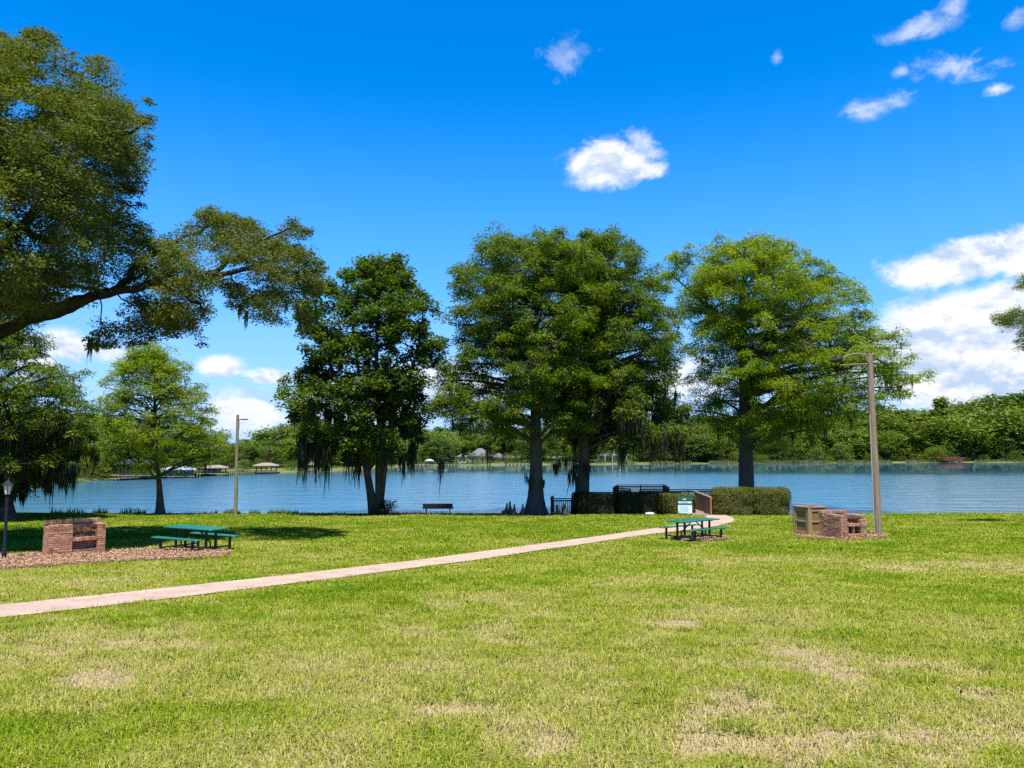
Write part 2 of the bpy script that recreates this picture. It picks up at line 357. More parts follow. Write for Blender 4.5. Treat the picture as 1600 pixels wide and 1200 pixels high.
# brick pavers
m, t, out = newmat('brick_paver'); nd = t.nodes; lk = t.links
geo = nd.new('ShaderNodeNewGeometry'); mp = nd.new('ShaderNodeMapping'); mp.inputs['Rotation'].default_value = (0, 0, R(38)); lk.new(geo.outputs['Position'], mp.inputs[0])
bt = nd.new('ShaderNodeTexBrick'); bt.inputs['Scale'].default_value = 5.0; bt.inputs['Color1'].default_value = (.50, .335, .235, 1); bt.inputs['Color2'].default_value = (.38, .265, .195, 1)
bt.inputs['Mortar'].default_value = (.17, .125, .09, 1); bt.inputs['Mortar Size'].default_value = .018; lk.new(mp.outputs[0], bt.inputs['Vector'])
n = nd.new('ShaderNodeTexNoise'); n.inputs['Scale'].default_value = 1.4; n.inputs['Detail'].default_value = 8; lk.new(geo.outputs['Position'], n.inputs['Vector'])
hv = nd.new('ShaderNodeHueSaturation'); lk.new(bt.outputs[0], hv.inputs['Color'])
mr = nd.new('ShaderNodeMapRange'); mr.inputs['To Min'].default_value = .55; mr.inputs['To Max'].default_value = 1.45; lk.new(n.outputs[0], mr.inputs['Value']); lk.new(mr.outputs[0], hv.inputs['Value'])
b = nd.new('ShaderNodeBsdfPrincipled'); b.inputs['Roughness'].default_value = .9; lk.new(hv.outputs[0], b.inputs['Base Color']); lk.new(b.outputs[0], out.inputs[0]); MT['paver'] = m
# mulch
MT['mulch'] = mat('mulch', (.20, .105, .055), (.30, .175, .10), 14, .95, .8, 40, .3)
MT['chip'] = mat('wood_chip', (.26, .135, .068), (.42, .27, .165), 3, .9, 0, 20, .55)
# water
m, t, out = newmat('lake_water'); nd = t.nodes; lk = t.links
geo = nd.new('ShaderNodeNewGeometry'); b = nd.new('ShaderNodeBsdfPrincipled')
b.inputs['Base Color'].default_value = (.036, .128, .188, 1); b.inputs['Roughness'].default_value = .16; b.inputs['IOR'].default_value = 1.33
mp = nd.new('ShaderNodeMapping'); mp.inputs['Scale'].default_value = (.32, 1.0, 1); lk.new(geo.outputs['Position'], mp.inputs[0])
n1 = nd.new('ShaderNodeTexNoise'); n1.inputs['Scale'].default_value = .50; n1.inputs['Detail'].default_value = 5; n1.inputs['Roughness'].default_value = .52; lk.new(mp.outputs[0], n1.inputs['Vector'])
# wind lee: calmer water along the far right shore
sp = nd.new('ShaderNodeSeparateXYZ'); lk.new(geo.outputs['Position'], sp.inputs[0])
n2 = nd.new('ShaderNodeTexNoise'); n2.inputs['Scale'].default_value = .02; n2.inputs['Detail'].default_value = 3; lk.new(geo.outputs['Position'], n2.inputs['Vector'])
yy = nd.new('ShaderNodeMath'); yy.operation = 'MULTIPLY_ADD'; lk.new(n2.outputs[0], yy.inputs[0]); yy.inputs[1].default_value = 40; lk.new(sp.outputs[1], yy.inputs[2])
mr = nd.new('ShaderNodeMapRange'); mr.interpolation_type = 'SMOOTHSTEP'; mr.inputs['From Min'].default_value = 150; mr.inputs['From Max'].default_value = 195; mr.inputs['To Min'].default_value = 1.0; mr.inputs['To Max'].default_value = .02
lk.new(yy.outputs[0], mr.inputs['Value'])
bp = nd.new('ShaderNodeBump'); bp.inputs['Distance'].default_value = .20; lk.new(n1.outputs[0], bp.inputs['Height']); lk.new(mr.outputs[0], bp.inputs['Strength'])
mr2 = nd.new('ShaderNodeMapRange'); mr2.inputs['To Min'].default_value = .03; mr2.inputs['To Max'].default_value = .14; lk.new(mr.outputs[0], mr2.inputs['Value']); lk.new(mr2.outputs[0], b.inputs['Roughness'])
lk.new(bp.outputs[0], b.inputs['Normal']); lk.new(b.outputs[0], out.inputs[0]); MT['water'] = m

# ------------------------------------------------------------------ lawn, path, mulch, lake, far bank
def pxpoly(pts): return np.array([G(x, y)[:2] for x, y in pts])
def inpoly(x, y, poly):
    c = np.zeros(x.shape, bool); n = len(poly)
    for i in range(n):
        x1, y1 = poly[i]; x2, y2 = poly[(i + 1) % n]
        if y1 == y2: continue
        c ^= ((y1 > y) != (y2 > y)) & (x < (x2 - x1) * (y - y1) / (y2 - y1) + x1)
    return c
def resample(p, n):
    p = np.array(p, float); s = np.r_[0, np.cumsum(np.hypot(*np.diff(p, axis=0).T))]; q = np.linspace(0, s[-1], n)
    return np.c_[np.interp(q, s, p[:, 0]), np.interp(q, s, p[:, 1])]
edgeL = [G(*p)[:2] for p in ((-420, 1002), (-200, 970), (0, 947), (180, 930), (350, 911), (530, 891), (700, 870), (850, 850), (1000, 829.5), (1050, 822), (1090, 814.5))] 
edgeR = [G(*p)[:2] for p in ((-420, 1030), (-200, 993), (0, 968), (180, 948), (350, 927), (530, 905), (700, 882), (850, 860), (1000, 837.5), (1060, 831), (1112, 824.5))]
tailL = [G(*p)[:2] for p in ((1103, 811), (1107, 808.5), (1104, 806), (1096, 803.5), (1089, 801.5))]
tailR = [G(*p)[:2] for p in ((1138, 820), (1152, 814.5), (1148, 809.5), (1130, 805), (1113, 802.5))]
eL = np.r_[resample(edgeL, 160), resample(tailL, 40)[1:]]; eR = np.r_[resample(edgeR, 160), resample(tailR, 40)[1:]]
for e_ in (eL, eR):
    for _ in range(30): e_[1:-1] = (e_[:-2] + 2 * e_[1:-1] + e_[2:]) / 4
path_poly = np.r_[eL, eR[::-1]]
nw = 9; V = []
for i in range(len(eL)):
    for k in range(nw):
        p = eL[i] * (1 - k / (nw - 1)) + eR[i] * k / (nw - 1); V.append((p[0], p[1], ground(p[0], p[1]) + .035))
V = np.array(V); idx = np.arange(len(eL) * nw).reshape(len(eL), nw)
Fq = np.stack([idx[:-1, :-1], idx[:-1, 1:], idx[1:, 1:], idx[1:, :-1]], -1).reshape(-1, 4)[:, ::-1]
tag(npmesh('path', V, Fq, MT['paver'], smooth=True), 'pinkish brick path curving across the lawn to the boardwalk ramp', 'path', kind='structure')

beds = [pxpoly([(-60, 872), (0, 870), (80, 865), (170, 863), (235, 860), (300, 856), (345, 859), (366, 866), (340, 873), (280, 875), (200, 878), (110, 884), (40, 889), (-60, 896)]),
        pxpoly([(1047, 841), (1070, 838.5), (1110, 838), (1135, 840.5), (1140, 843.5), (1120, 845.5), (1085, 846.8), (1058, 845)]),
        pxpoly([(1236, 836), (1290, 833), (1350, 832), (1390, 836), (1386, 839.5), (1362, 842), (1322, 845), (1275, 842), (1244, 839.5)])]
def smoothpoly(p):
    q = resample(np.r_[p, p[:1]], 120)[:-1]
    for _ in range(4): q = (np.roll(q, 1, 0) + 2 * q + np.roll(q, -1, 0)) / 4
    return q + (rng.random(q.shape) - .5) * .10
beds = [smoothpoly(p) for p in beds]
bedlab = ['brown wood chip mulch round the brick grill and picnic table', 'small ring of mulch under the picnic table by the path', 'mulch at the foot of the pole and corner grill']
for q, lb in zip(beds, bedlab):
    c = q.mean(0); V = []; rings = 14
    for k in range(rings + 1):
        f = k / rings
        for p in q:
            s = c + (p - c) * f; V.append((s[0], s[1], ground(s[0], s[1]) + .03 + .05 * (1 - f ** 4) * (1 if k < rings else 0)))
    n_ = len(q); idx = np.arange((rings + 1) * n_).reshape(rings + 1, n_); nx = np.roll(idx, -1, 1)
    Fq = np.stack([idx[:-1], nx[:-1], nx[1:], idx[1:]], -1).reshape(-1, 4)
    tag(npmesh('mulch_bed', np.array(V), Fq, MT['mulch'], smooth=True), lb, 'mulch', kind='structure')
def quads(C, A, S, Ln, Wd, name, mt, parent=None, attrs=None, mid=.45):
    """diamond leaf per row: C base, A unit axis, S unit side"""
    a = A * Ln[:, None]; s = S * (Wd / 2)[:, None]
    V = np.stack([C, C + a * mid + s, C + a, C + a * mid - s], 1).reshape(-1, 3)
    return npmesh(name, V, np.arange(len(V)).reshape(-1, 4), mt, parent, attrs)
def unit(v): return v / np.maximum(np.linalg.norm(v, axis=1, keepdims=True), 1e-9)
cc_ = []
for q, k in zip(beds, (22000, 5000, 4000)):
    lo, hi = q.min(0), q.max(0); p = lo + rng.random((k * 3, 2)) * (hi - lo); p = p[inpoly(p[:, 0], p[:, 1], q)][:k]; cc_.append(p)
p = np.concatenate(cc_); n_ = len(p)
C = np.c_[p, gz(p[:, 0], p[:, 1]) + .07 + rng.random(n_) * .03]
A = unit(np.c_[rng.normal(size=(n_, 2)), rng.normal(size=n_) * .35]); S = unit(np.cross(A, np.c_[rng.normal(size=(n_, 2)) * .4, np.ones(n_)]))
tag(quads(C, A, S, .035 + rng.random(n_) * .06, .015 + rng.random(n_) * .025, 'wood_chips', MT['chip'], attrs={'tone': rng.random(n_)}), 'loose brown wood chips strewn over the mulch beds', 'wood chips', kind='stuff')

patches = [(1350, 1045, 90, 24), (1240, 1120, 130, 40), (1420, 1150, 130, 30), (1090, 1180, 100, 26), (1550, 886, 60, 7), (1370, 888, 55, 6), (760, 985, 60, 10), (180, 1062, 34, 12),
           (610, 966, 30, 6), (690, 948, 40, 5), (110, 1012, 60, 9), (860, 1165, 50, 16), (1060, 975, 40, 7), (1200, 1100, 60, 14), (130, 1065, 60, 10), (1500, 1080, 60, 14), (300, 1010, 120, 9), (720, 1110, 70, 12)]
PW = []
for (x, y, a, b_) in patches:
    c = G(x, y); PW.append((c.x, c.y, abs(G(x + a, y).x - c.x), abs(G(x, y - b_).y - c.y) + .05))
def dryness(x, y):
    d = fbm(x * .35 + 3, y * .35 + 8, 5, 4) * .85 + fbm(x * 1.6, y * 1.6, 15, 4) * .75 - .42
    d = d + .15 * np.clip((15 - y) / 10, 0, 1) - .20 * np.clip((y - 22) / 16, 0, 1)
    wob = fbm(x * 2.2 + 50, y * 2.2, 25, 4)
    for (cx, cy, rx, ry) in PW:
        r = np.sqrt(((x - cx) / rx) ** 2 + ((y - cy) / ry) ** 2); d = d + .55 * np.clip((1.2 - r) * .8 + (wob - .5) * 2.8, 0, 1) * np.clip(2.2 - r, 0, 1)
    return np.clip(d, 0, 1)
ys = np.r_[np.linspace(-30, 3, 12), np.geomspace(3.2, 48, 230), np.linspace(48.2, 70, 90)]
xs = np.sinh(np.linspace(-4.2, 4.2, 321)) / np.sinh(4.2) * 190
X, Y = np.meshgrid(xs, ys, indexing='ij'); Z = gz(X.ravel(), Y.ravel()); D = dryness(X.ravel(), Y.ravel())
idx = np.arange(X.size).reshape(X.shape); Fq = np.stack([idx[:-1, :-1], idx[1:, :-1], idx[1:, 1:], idx[:-1, 1:]], -1).reshape(-1, 4)
tag(npmesh('lawn', np.c_[X.ravel(), Y.ravel(), Z], Fq, MT['lawn'], smooth=True, vattrs={'dry': D}), 'wide mown lawn sloping down to the lake', 'lawn', kind='structure')

# grass blades: many short curved blades, thinning with distance
def blades(n, y0, y1, hmul, outer=False):
    y = np.exp(rng.uniform(math.log(y0), math.log(y1), n)); x = rng.uniform(-1, 1, n) * (.74 * y + 1.2)
    if outer: x = np.sign(rng.random(n) - .5) * (.74 * y + 1.2 + rng.random(n) * (7 + .12 * y))
    d = dryness(x, y); jx, jy = rng.normal(size=n) * .07, rng.normal(size=n) * .07; k = ~inpoly(x + jx, y + jy, path_poly)
    for bi, q in enumerate(beds): k &= ~inpoly(x + jx * 2, y + jy * 2, q) | (rng.random(n) < (0.03, .25, .12)[bi])
    k &= rng.random(n) > np.clip((d - .55) * 1.5, 0, .68)
    x, y, d = x[k], y[k], d[k]; n = len(x)
    z = gz(x, y); h = (.040 + .065 * rng.random(n) ** 1.5) * hmul * (1.12 - .5 * d) * (.7 + .7 * vnoise(x * 3.1, y * 3.1, 91)); wd = (.0042 + .004 * rng.random(n)) * np.maximum(1, y / 9.0)
    th = rng.uniform(0, 2 * math.pi, n); ax = np.c_[np.cos(th), np.sin(th), np.zeros(n)]; sd_ = np.c_[-np.sin(th), np.cos(th), np.zeros(n)]
    lean = .25 + rng.random(n) * 1.25; B = np.c_[x, y, z - .004]; up = np.array([0, 0, 1.0])
    mid = B + up * (h * .6)[:, None] + ax * (h * lean * .35)[:, None]; tip = B + up * (h * np.maximum(.25, 1 - .45 * lean))[:, None] + ax * (h * lean)[:, None]
    s = sd_ * (wd / 2)[:, None]
    V = np.stack([B - s, B + s, mid + s * .8, mid - s * .8, tip], 1).reshape(-1, 3); o = (np.arange(n) * 5)[:, None]
    tn = rng.random(n); dd = np.clip(d + rng.normal(size=n) * .22 + .25 * (rng.random(n) < .12), 0, 1)
    return V, o, tn, dd
V, o_, tn, dd = blades(1500000, 3.6, 56, 1.0)
V2, o2, tn2, dd2 = blades(620000, 3.0, 56, 1.0, True)
V = np.r_[V, V2]; o_ = np.r_[o_, o2 + o_[-1, 0] + 5]; tn = np.r_[tn, tn2]; dd = np.r_[dd, dd2]
F3 = np.concatenate([o_ + np.array([0, 1, 2]), o_ + np.array([0, 2, 3]), o_ + np.array([3, 2, 4])])
tag(npmesh('grass', V, F3, MT['grass'], attrs={'tone': np.tile(tn, 3), 'dry': np.tile(dd, 3)}), 'short yellow green grass of the lawn', 'grass', kind='stuff')

# longer weed tufts and fallen leaves in the near lawn
tx = np.exp(rng.uniform(math.log(3.8), math.log(24), 700)); tX = rng.uniform(-1, 1, 700) * (.72 * tx + 1)
k_ = ~inpoly(tX, tx, path_poly) & (fbm(tX * .5, tx * .5, 66, 3) > .46)
for q in beds: k_ &= ~inpoly(tX, tx, q)
tX, tx = tX[k_], tx[k_]; rep = 34; cx = np.repeat(tX, rep) + rng.normal(size=len(tX) * rep) * np.repeat(.03 + .09 * rng.random(len(tX)), rep); cy = np.repeat(tx, rep) + rng.normal(size=len(tX) * rep) * np.repeat(.03 + .09 * rng.random(len(tX)), rep); n_ = len(cx)
A = unit(np.c_[rng.normal(size=(n_, 2)) * .75, .35 + rng.random(n_)]); S = unit(np.cross(A, rng.normal(size=(n_, 3))))
tag(quads(np.c_[cx, cy, gz(cx, cy)], A, S, .05 + .06 * rng.random(n_), .006 + .007 * rng.random(n_), 'weeds', MT['weed'], attrs={'tone': rng.random(n_), 'clump': np.repeat(rng.random(len(tX)), rep)}), 'darker green weed tufts scattered in the near lawn', 'weeds', kind='stuff')
n_ = 420; cy = np.exp(rng.uniform(math.log(3.8), math.log(30), n_)); cx = rng.uniform(-1, 1, n_) * (.72 * cy + 1)
A = unit(np.c_[rng.normal(size=(n_, 2)), rng.normal(size=n_) * .2]); S = unit(np.cross(A, np.c_[rng.normal(size=(n_, 2)) * .5, np.ones(n_)]))
tag(quads(np.c_[cx, cy, gz(cx, cy) + .03 + .03 * rng.random(n_)], A, S, .03 + .05 * rng.random(n_), .015 + .025 * rng.random(n_), 'fallen_leaves', MT['dead_leaf'], attrs={'tone': rng.random(n_)}), 'small brown fallen leaves scattered on the grass', 'leaves', kind='stuff')

# lake and lake bed
def sheet(name, x0, x1, y0, y1, z, mt):
    return npmesh(name, np.array([(x0, y0, z), (x1, y0, z), (x1, y1, z), (x0, y1, z)], float), np.array([[0, 1, 2, 3]]), mt)
tag(sheet('lake', -900, 900, 50, 700, LAKE_Z, MT['water']), 'blue rippled lake between the lawn and the wooded far shore', 'lake', kind='structure')
tag(sheet('lake_bed', -2500, 2500, -60, 3500, -6.2, MT['bed']), 'lake bed', 'lake bed', kind='structure')

# far shoreline: pixel column -> water line
SH = [(-600, 766), (-200, 762), (0, 758.5), (60, 757), (130, 753), (190, 749.5), (300, 744.5), (360, 741), (430, 738.5), (500, 736.5), (580, 732), (640, 728.5), (760, 727), (860, 726.5), (1000, 725.5), (1150, 724.3), (1300, 723.4), (1450, 722.6), (1600, 722.2), (1900, 721.6), (2300, 722)]
def lakept(px, py):
    d = ray(px, py); k = (LAKE_Z - CZ) / d[2]; return np.array([d[0] * k, d[1] * k])
SHP = np.array([lakept(*p) for p in SH])
SHX = [p[0] for p in SH]
def shore(px, back=0.0):
    """world xy of the far water line at pixel column px, moved back metres further from the camera"""
    y = np.interp(px, SHX, [p[1] for p in SH]); p = lakept(px, y); r = np.hypot(*p); return p * (1 + back / r)
def bank_z(back): return LAKE_Z + float(np.interp(back, [-4, 0, 2, 8, 40, 120, 400], [-.8, .02, .25, .45, .9, 5.0, 9.0]))  # inland rise added to block bright sky reflecting between the far trees
pxs = np.linspace(-600, 2300, 240); backs = [-6, -3, 0, 1, 2.5, 5, 9, 15, 25, 40, 70, 120, 250, 600, 1500]
V = []
for a_ in pxs:
    jit = (fbm(np.array([a_ * .02]), np.array([1.0]), 61, 3)[0] - .5) * 8
    for b_ in backs:
        q = shore(a_, b_ + jit); V.append((q[0], q[1], bank_z(b_)))
idx = np.arange(len(V)).reshape(len(pxs), len(backs)); Fq = np.stack([idx[:-1, :-1], idx[1:, :-1], idx[1:, 1:], idx[:-1, 1:]], -1).reshape(-1, 4)
tag(npmesh('far_bank', np.array(V), Fq, MT['far_grass'], smooth=True), 'grassy far bank of the lake', 'bank', kind='structure')
# ------------------------------------------------------------------ tree building
def puff_leaves(PC, PR, n_per, ln, wd, droop=.25, upbias=1.0, out=None, seed=1, shell=.0):
    """leaves in flattened puffs. PC (m,3) centres, PR (m,3) radii, n_per leaves each. Returns arrays for quads()"""
    g = np.random.default_rng(seed); m = len(PC); k = np.repeat(np.arange(m), n_per); n = len(k)
    d = unit(g.normal(size=(n, 3))); r = g.random(n) ** .45
    off = d * r[:, None]
    C = PC[k] + off * PR[k]
    C[:, 2] -= (off[:, 0] ** 2 + off[:, 1] ** 2) * PR[k][:, 0] * droop      # pads arch over at their rim
    A = unit(np.c_[off[:, :2] * 1.2 + g.normal(size=(n, 2)) * .7, g.normal(size=n) * .35 - droop])
    Nn = unit(np.c_[g.normal(size=(n, 2)) * .55, np.full(n, upbias) + g.normal(size=n) * .35])
    S = unit(np.cross(A, Nn))
    L_ = ln * (.6 + .8 * g.random(n)); W_ = wd * (.7 + .6 * g.random(n))
    cl = np.clip(.5 + g.normal(size=m) * .22, 0, 1)[k]
    return C, A, S, L_, W_, {'tone': g.random(n), 'clump': cl}
def bez(a, b, c, n):
    t = np.linspace(0, 1, n)[:, None]; return (1 - t) ** 2 * np.array(a) + 2 * t * (1 - t) * np.array(b) + t * t * np.array(c)
def moss(name, pts, lens, strands, parent, spread=.25, wid=.05, seed=3, mt='moss'):
    g = np.random.default_rng(seed); V = []; tn = []
    for p, l_ in zip(pts, lens):
        for k in range(strands):
            a = g.random() * 6.283; r = spread * g.random() ** .7 * min(1.0, .4 + l_ * .35); x0 = np.array(p) + [math.cos(a) * r, math.sin(a) * r, g.normal() * .1]
            h = l_ * (.35 + .65 * (1 - r / spread)) * (.55 + .45 * g.random()); w_ = wid * (.9 + 1.0 * g.random())
            s = np.array([math.cos(a * 3), math.sin(a * 3), 0]) * w_ / 2; dr = np.array([g.normal() * .06 * h, g.normal() * .06 * h, 0])
            m1 = x0 + [0, 0, -.45 * h] + dr * .3 + g.normal(size=3) * .03; e = x0 + [0, 0, -h] + dr
            V += [x0 - s * .7, x0 + s * .7, m1 + s, m1 - s, m1 - s, m1 + s, e + s * .12, e - s * .12]; tn += [g.random()] * 2
    V = np.array(V); return npmesh(name, V, np.arange(len(V)).reshape(-1, 4), MT[mt], parent, {'tone': tn, 'clump': g.random(len(tn))})

def profile_fn(prof, Y):
    """pixel silhouette rows (py, left, right) at depth Y -> height and half widths in metres"""
    z = np.array([P(800, a, Y).z for a, _, _ in prof]); l = np.array([P(b, a, Y).x for a, b, _ in prof]); r = np.array([P(c, a, Y).x for a, _, c in prof])
    o = np.argsort(z); return z[o], l[o], r[o]
def layered_tree(name, base, stems, prof, Y, leaf, mt, barkmt, label, cat='tree', limbs=60, n_puff=9, n_leaf=130, pr=(1.0, .35), rise=.22, droop=.25, seed=1, depth=.9, fill=0.25, group=None, flute=.0, flare=1.7, barkn=14, dens_cut=0.0, skip=None, deepest=99, zj=.36, gap=.36, extra=()):
    """stems: list of (list of points, list of radii). Limbs reach the silhouette in every direction."""
    g = np.random.default_rng(seed)
    root = empty(name, base, 0, label, cat, group); b0 = Vector(base)
    z, l, r = profile_fn(prof, Y); zmin, zmax = z[0], z[-1]
    tr = MB()
    for pts, rad in stems:
        pts = [Vector(p) - b0 for p in pts]
        tr.tube(pts, rad, barkn, flute)
    S = []                                           # sampled stem points
    for pts, rad in stems:
        pp = np.array([tuple(p) for p in pts]); rr = np.array(rad)
        for k in range(len(pp) - 1):
            for t_ in np.linspace(0, 1, 12, endpoint=False): S.append((*(pp[k] * (1 - t_) + pp[k + 1] * t_), rr[k] * (1 - t_) + rr[k + 1] * t_))
        S.append((*pp[-1], rr[-1]))
    S = np.array(S); PC = []; PR = []
    az_ = g.random() * 6
    for i in range(limbs):
        f = (i + .5 + g.normal() * .25) / limbs; f = min(max(f, .01), .995); f = f ** .9
        zz = zmin + (zmax - zmin) * f; az_ += 2.39996 + g.normal() * .3
        xl, xr = np.interp(zz, z, l), np.interp(zz, z, r); xc = base[0]
        for _ in range(1):
            cx = np.interp(zz, S[:, 2], S[:, 0]) if len(stems) == 1 else None
        # stem point that feeds the limb
        zs = zz - rise * (xr - xl) * .5 * (.6 + .6 * g.random())
        cand = S[np.abs(S[:, 2] - zs) < 1.2]
        if len(cand) == 0: cand = S[[np.argmin(np.abs(S[:, 2] - zs))]]
        p0 = cand[g.integers(len(cand))]
        ca, sa = math.cos(az_), math.sin(az_); hw = max((xr - xl) / 2, .3); mx_ = (xr + xl) / 2
        ryy = min(hw * depth, deepest); L_ = 1 / math.sqrt((ca / hw) ** 2 + (sa / ryy) ** 2) * (.78 + .29 * g.random())
        end = np.array([mx_ + ca * L_, p0[1] * .3 + Y * .7 + sa * L_, zz])
        if skip is not None and skip(end): continue
        a = p0[:3]; mid = a * .5 + end * .5; mid[2] += .10 * L_ + (end[2] - a[2]) * .25
        q = bez(a, mid, end, 9); ln = np.linalg.norm(end - a)
        tr.tube([tuple(v - np.array(base)) for v in q], np.linspace(min(p0[3] * .55, .03 + ln * .021), .018, 9), 5, cap=False)
        npf = int(n_puff * min(max(ln / 5.0, .75), 1.7))
        for k in range(npf):
            t_ = fill + (1 - fill) * ((k + g.random() * .8) / npf) ** .75
            c = q[min(int(t_ * 8), 8)] * (1 - (t_ * 8 % 1)) + q[min(int(t_ * 8) + 1, 8)] * (t_ * 8 % 1)
            d = end - a; sd_ = np.array([-d[1], d[0], 0]) / max(np.hypot(d[0], d[1]), .01)
            wv = ln * .30 * (1.15 - abs(t_ - .6)) * g.uniform(-1, 1); c2 = c + sd_ * wv + np.array([0, 0, g.normal() * zj - abs(wv) * .14])
            if float(vnoise(np.array([c2[0] * .55 + c2[2] * .25 + 30]), np.array([c2[2] * .75 + c2[1] * .4 + 30]), seed)[0]) < gap and t_ < .74: continue
            s_ = (.65 + .6 * g.random()) * (1.1 - .35 * t_)
            if abs(wv) > .5: tr.tube([tuple(c - np.array(base)), tuple((c + c2) / 2 + [0, 0, .06] - np.array(base)), tuple(c2 - np.array(base))], [.03, .02, .01], 3, cap=False)
            PC.append(c2); PR.append((pr[0] * s_, pr[0] * s_, pr[1] * s_))
    for p in extra:
        s_ = .7 + .5 * g.random(); PC.append(np.array(p)); PR.append((pr[0] * s_, pr[0] * s_, pr[1] * s_ * 1.2)); k = np.argmin(((S[:, :3] - np.array(p)) ** 2).sum(1)); tr.tube([tuple(S[k, :3] - np.array(base)), tuple(np.array(p) - np.array(base))], [.03, .01], 4, cap=False)
    PC = np.array(PC); PR = np.array(PR)
    tr.build('trunk', MT[barkmt], root, smooth=True)
    C, A, Sd, Ln, Wd, at = puff_leaves(PC - np.array(base), PR, n_leaf, leaf[0], leaf[1], droop, seed=seed + 7)
    quads(C, A, Sd, Ln, Wd, 'crown', MT[mt], root, at)
    return root, PC, PR
def low_puffs(PC, k, zlim, seed):
    g = np.random.default_rng(seed); q = PC[PC[:, 2] < zlim]; return q[g.permutation(len(q))[:k]]
def stem_line(pxs, Y, rads, wob=.0, dY=None):
    return [P(x, y, Y + (0 if dY is None else dY[i])) for i, (x, y) in enumerate(pxs)], rads
def flared(x, Y, zt, r0, r1, fl, n=14, lean=0.0, x1=None):
    """trunk line with a buttressed base"""
    z0 = ground(x, Y) - .25; pts = []; rad = []
    for i in range(n):
        f = (i / (n - 1)) ** 1.5; z_ = z0 + (zt - z0) * f; pts.append((x + ((x1 - x) if x1 is not None else lean) * f + .05 * math.sin(f * 9), Y + .05 * math.cos(f * 7), z_))
        rad.append(r0 + (r1 - r0) * f + r0 * fl * math.exp(-(z_ - z0) / .75))
    return pts, rad

YS = 52.3
# young cypress by the lamp pole
x = G(240, 805); pts = flared(x.x, YS, P(240, 548, YS).z, .20, .045, 1.25, x1=P(238, 560, YS).x)
D_, pc, prr = layered_tree('cypress_tree', (x.x, YS, ground(x.x, YS)), [pts],
    [(543, 225, 252), (560, 190, 278), (590, 168, 310), (620, 152, 328), (650, 146, 346), (675, 150, 356), (698, 160, 352), (722, 188, 335)], YS, (.24, .06), 'cypress_light', 'bark',
    'slender young bright green cypress standing alone between the brick grill and the lamp pole', limbs=84, n_puff=10, n_leaf=80, pr=(.58, .36), seed=21, depth=.9, droop=.4, zj=.3)
for i, p in enumerate(low_puffs(pc, 4, P(800, 705, YS).z, 6)): moss('moss', [p - np.array(D_.location)], [.9], 14, D_, .10, .035, i)
# broad-leaved multi-stem tree
Y = 52.0; b0 = G(588, 801); b0 = Vector((b0.x, Y, ground(b0.x, Y)))
st = []
for (pl, rd) in [([(584, 806), (579, 770), (573, 735), (563, 690), (545, 640), (520, 580), (500, 530), (492, 480)], [.36, .27, .23, .20, .16, .12, .08, .04]),
                 ([(592, 806), (593, 770), (592, 735), (594, 690), (592, 640), (588, 580), (590, 500), (598, 430)], [.40, .30, .25, .21, .18, .14, .10, .04]),
                 ([(594, 780), (600, 735), (606, 690), (618, 640), (640, 590), (655, 540), (662, 480)], [.26, .20, .17, .14, .11, .08, .04]),
                 ([(575, 740), (560, 700), (530, 680), (495, 672), (455, 660)], [.16, .13, .10, .07, .03]),
                 ([(593, 700), (575, 640), (560, 580), (550, 500), (548, 450)], [.16, .13, .10, .07, .03])]:
    n_ = len(pl); st.append(([P(x_, y_, Y + (.0 if i < 3 else (i - 2) * .35 * (1 if k_ % 2 else -1))) for i, (x_, y_) in enumerate(pl) for k_ in [len(st)]], rd))
E_, pc, prr = layered_tree('broadleaf_tree', b0, st,
    [(402, 565, 628), (415, 545, 632), (440, 515, 665), (470, 478, 690), (510, 462, 694), (545, 458, 690), (580, 468, 690), (600, 430, 690), (632, 424, 678), (668, 448, 668), (705, 475, 655)], Y, (.22, .15), 'maple', 'bark_pale',
    'dark green broad leaved tree with split pale trunk and hanging moss beside the bench', limbs=104, n_puff=11, n_leaf=84, pr=(.66, .52), rise=.3, droop=.12, gap=.33, zj=.3, seed=33, depth=.85, fill=.35)
g = np.random.default_rng(8)
mp_ = [P(480, 690, Y - 2), P(494, 690, Y - 2), P(503, 700, Y - 2), P(512, 705, Y - 1), P(541, 680, Y), P(545, 690, Y - 1), P(560, 705, Y), P(470, 700, Y - 1.5), P(615, 680, Y), P(645, 690, Y), P(642, 700, Y + .5), P(520, 690, Y + 1)]
ml_ = [3.9, 3.6, 2.6, 3.3, 3.6, 3.7, 3.6, 3.6, 3.2, 3.6, 2.8, 2.0]
for k in range(60):
    mp_.append(low_puffs(pc, 200, P(800, 560, Y).z, 5)[k]); ml_.append(g.uniform(.9, 2.6))
moss('moss', np.array(mp_) - np.array(b0), ml_, 46, E_, .34, .06, 5)
sb = empty('shrub', (P(603, 798, 51.2).x, 51.2, ground(P(603, 798, 51.2).x, 51.2)), 0, 'dark reddish shrub at the foot of the split trunk tree', 'shrub')
PCs = np.c_[rng.normal(size=(46, 2)) * [.36, .3], .1 + rng.random(46) * .85]; stm = MB()
for p in PCs: stm.tube([(0, 0, 0), (p[0] * .4, p[1] * .4, p[2] * .6), tuple(p)], [.018, .012, .006], 4)
stm.build('stem', MT['bark'], sb); quads(*puff_leaves(PCs, np.full((46, 3), .16), 26, .13, .07, .2, seed=4)[:5], 'foliage', MT['shrub'], sb, {'tone': rng.random(46 * 26), 'clump': rng.random(46 * 26)})
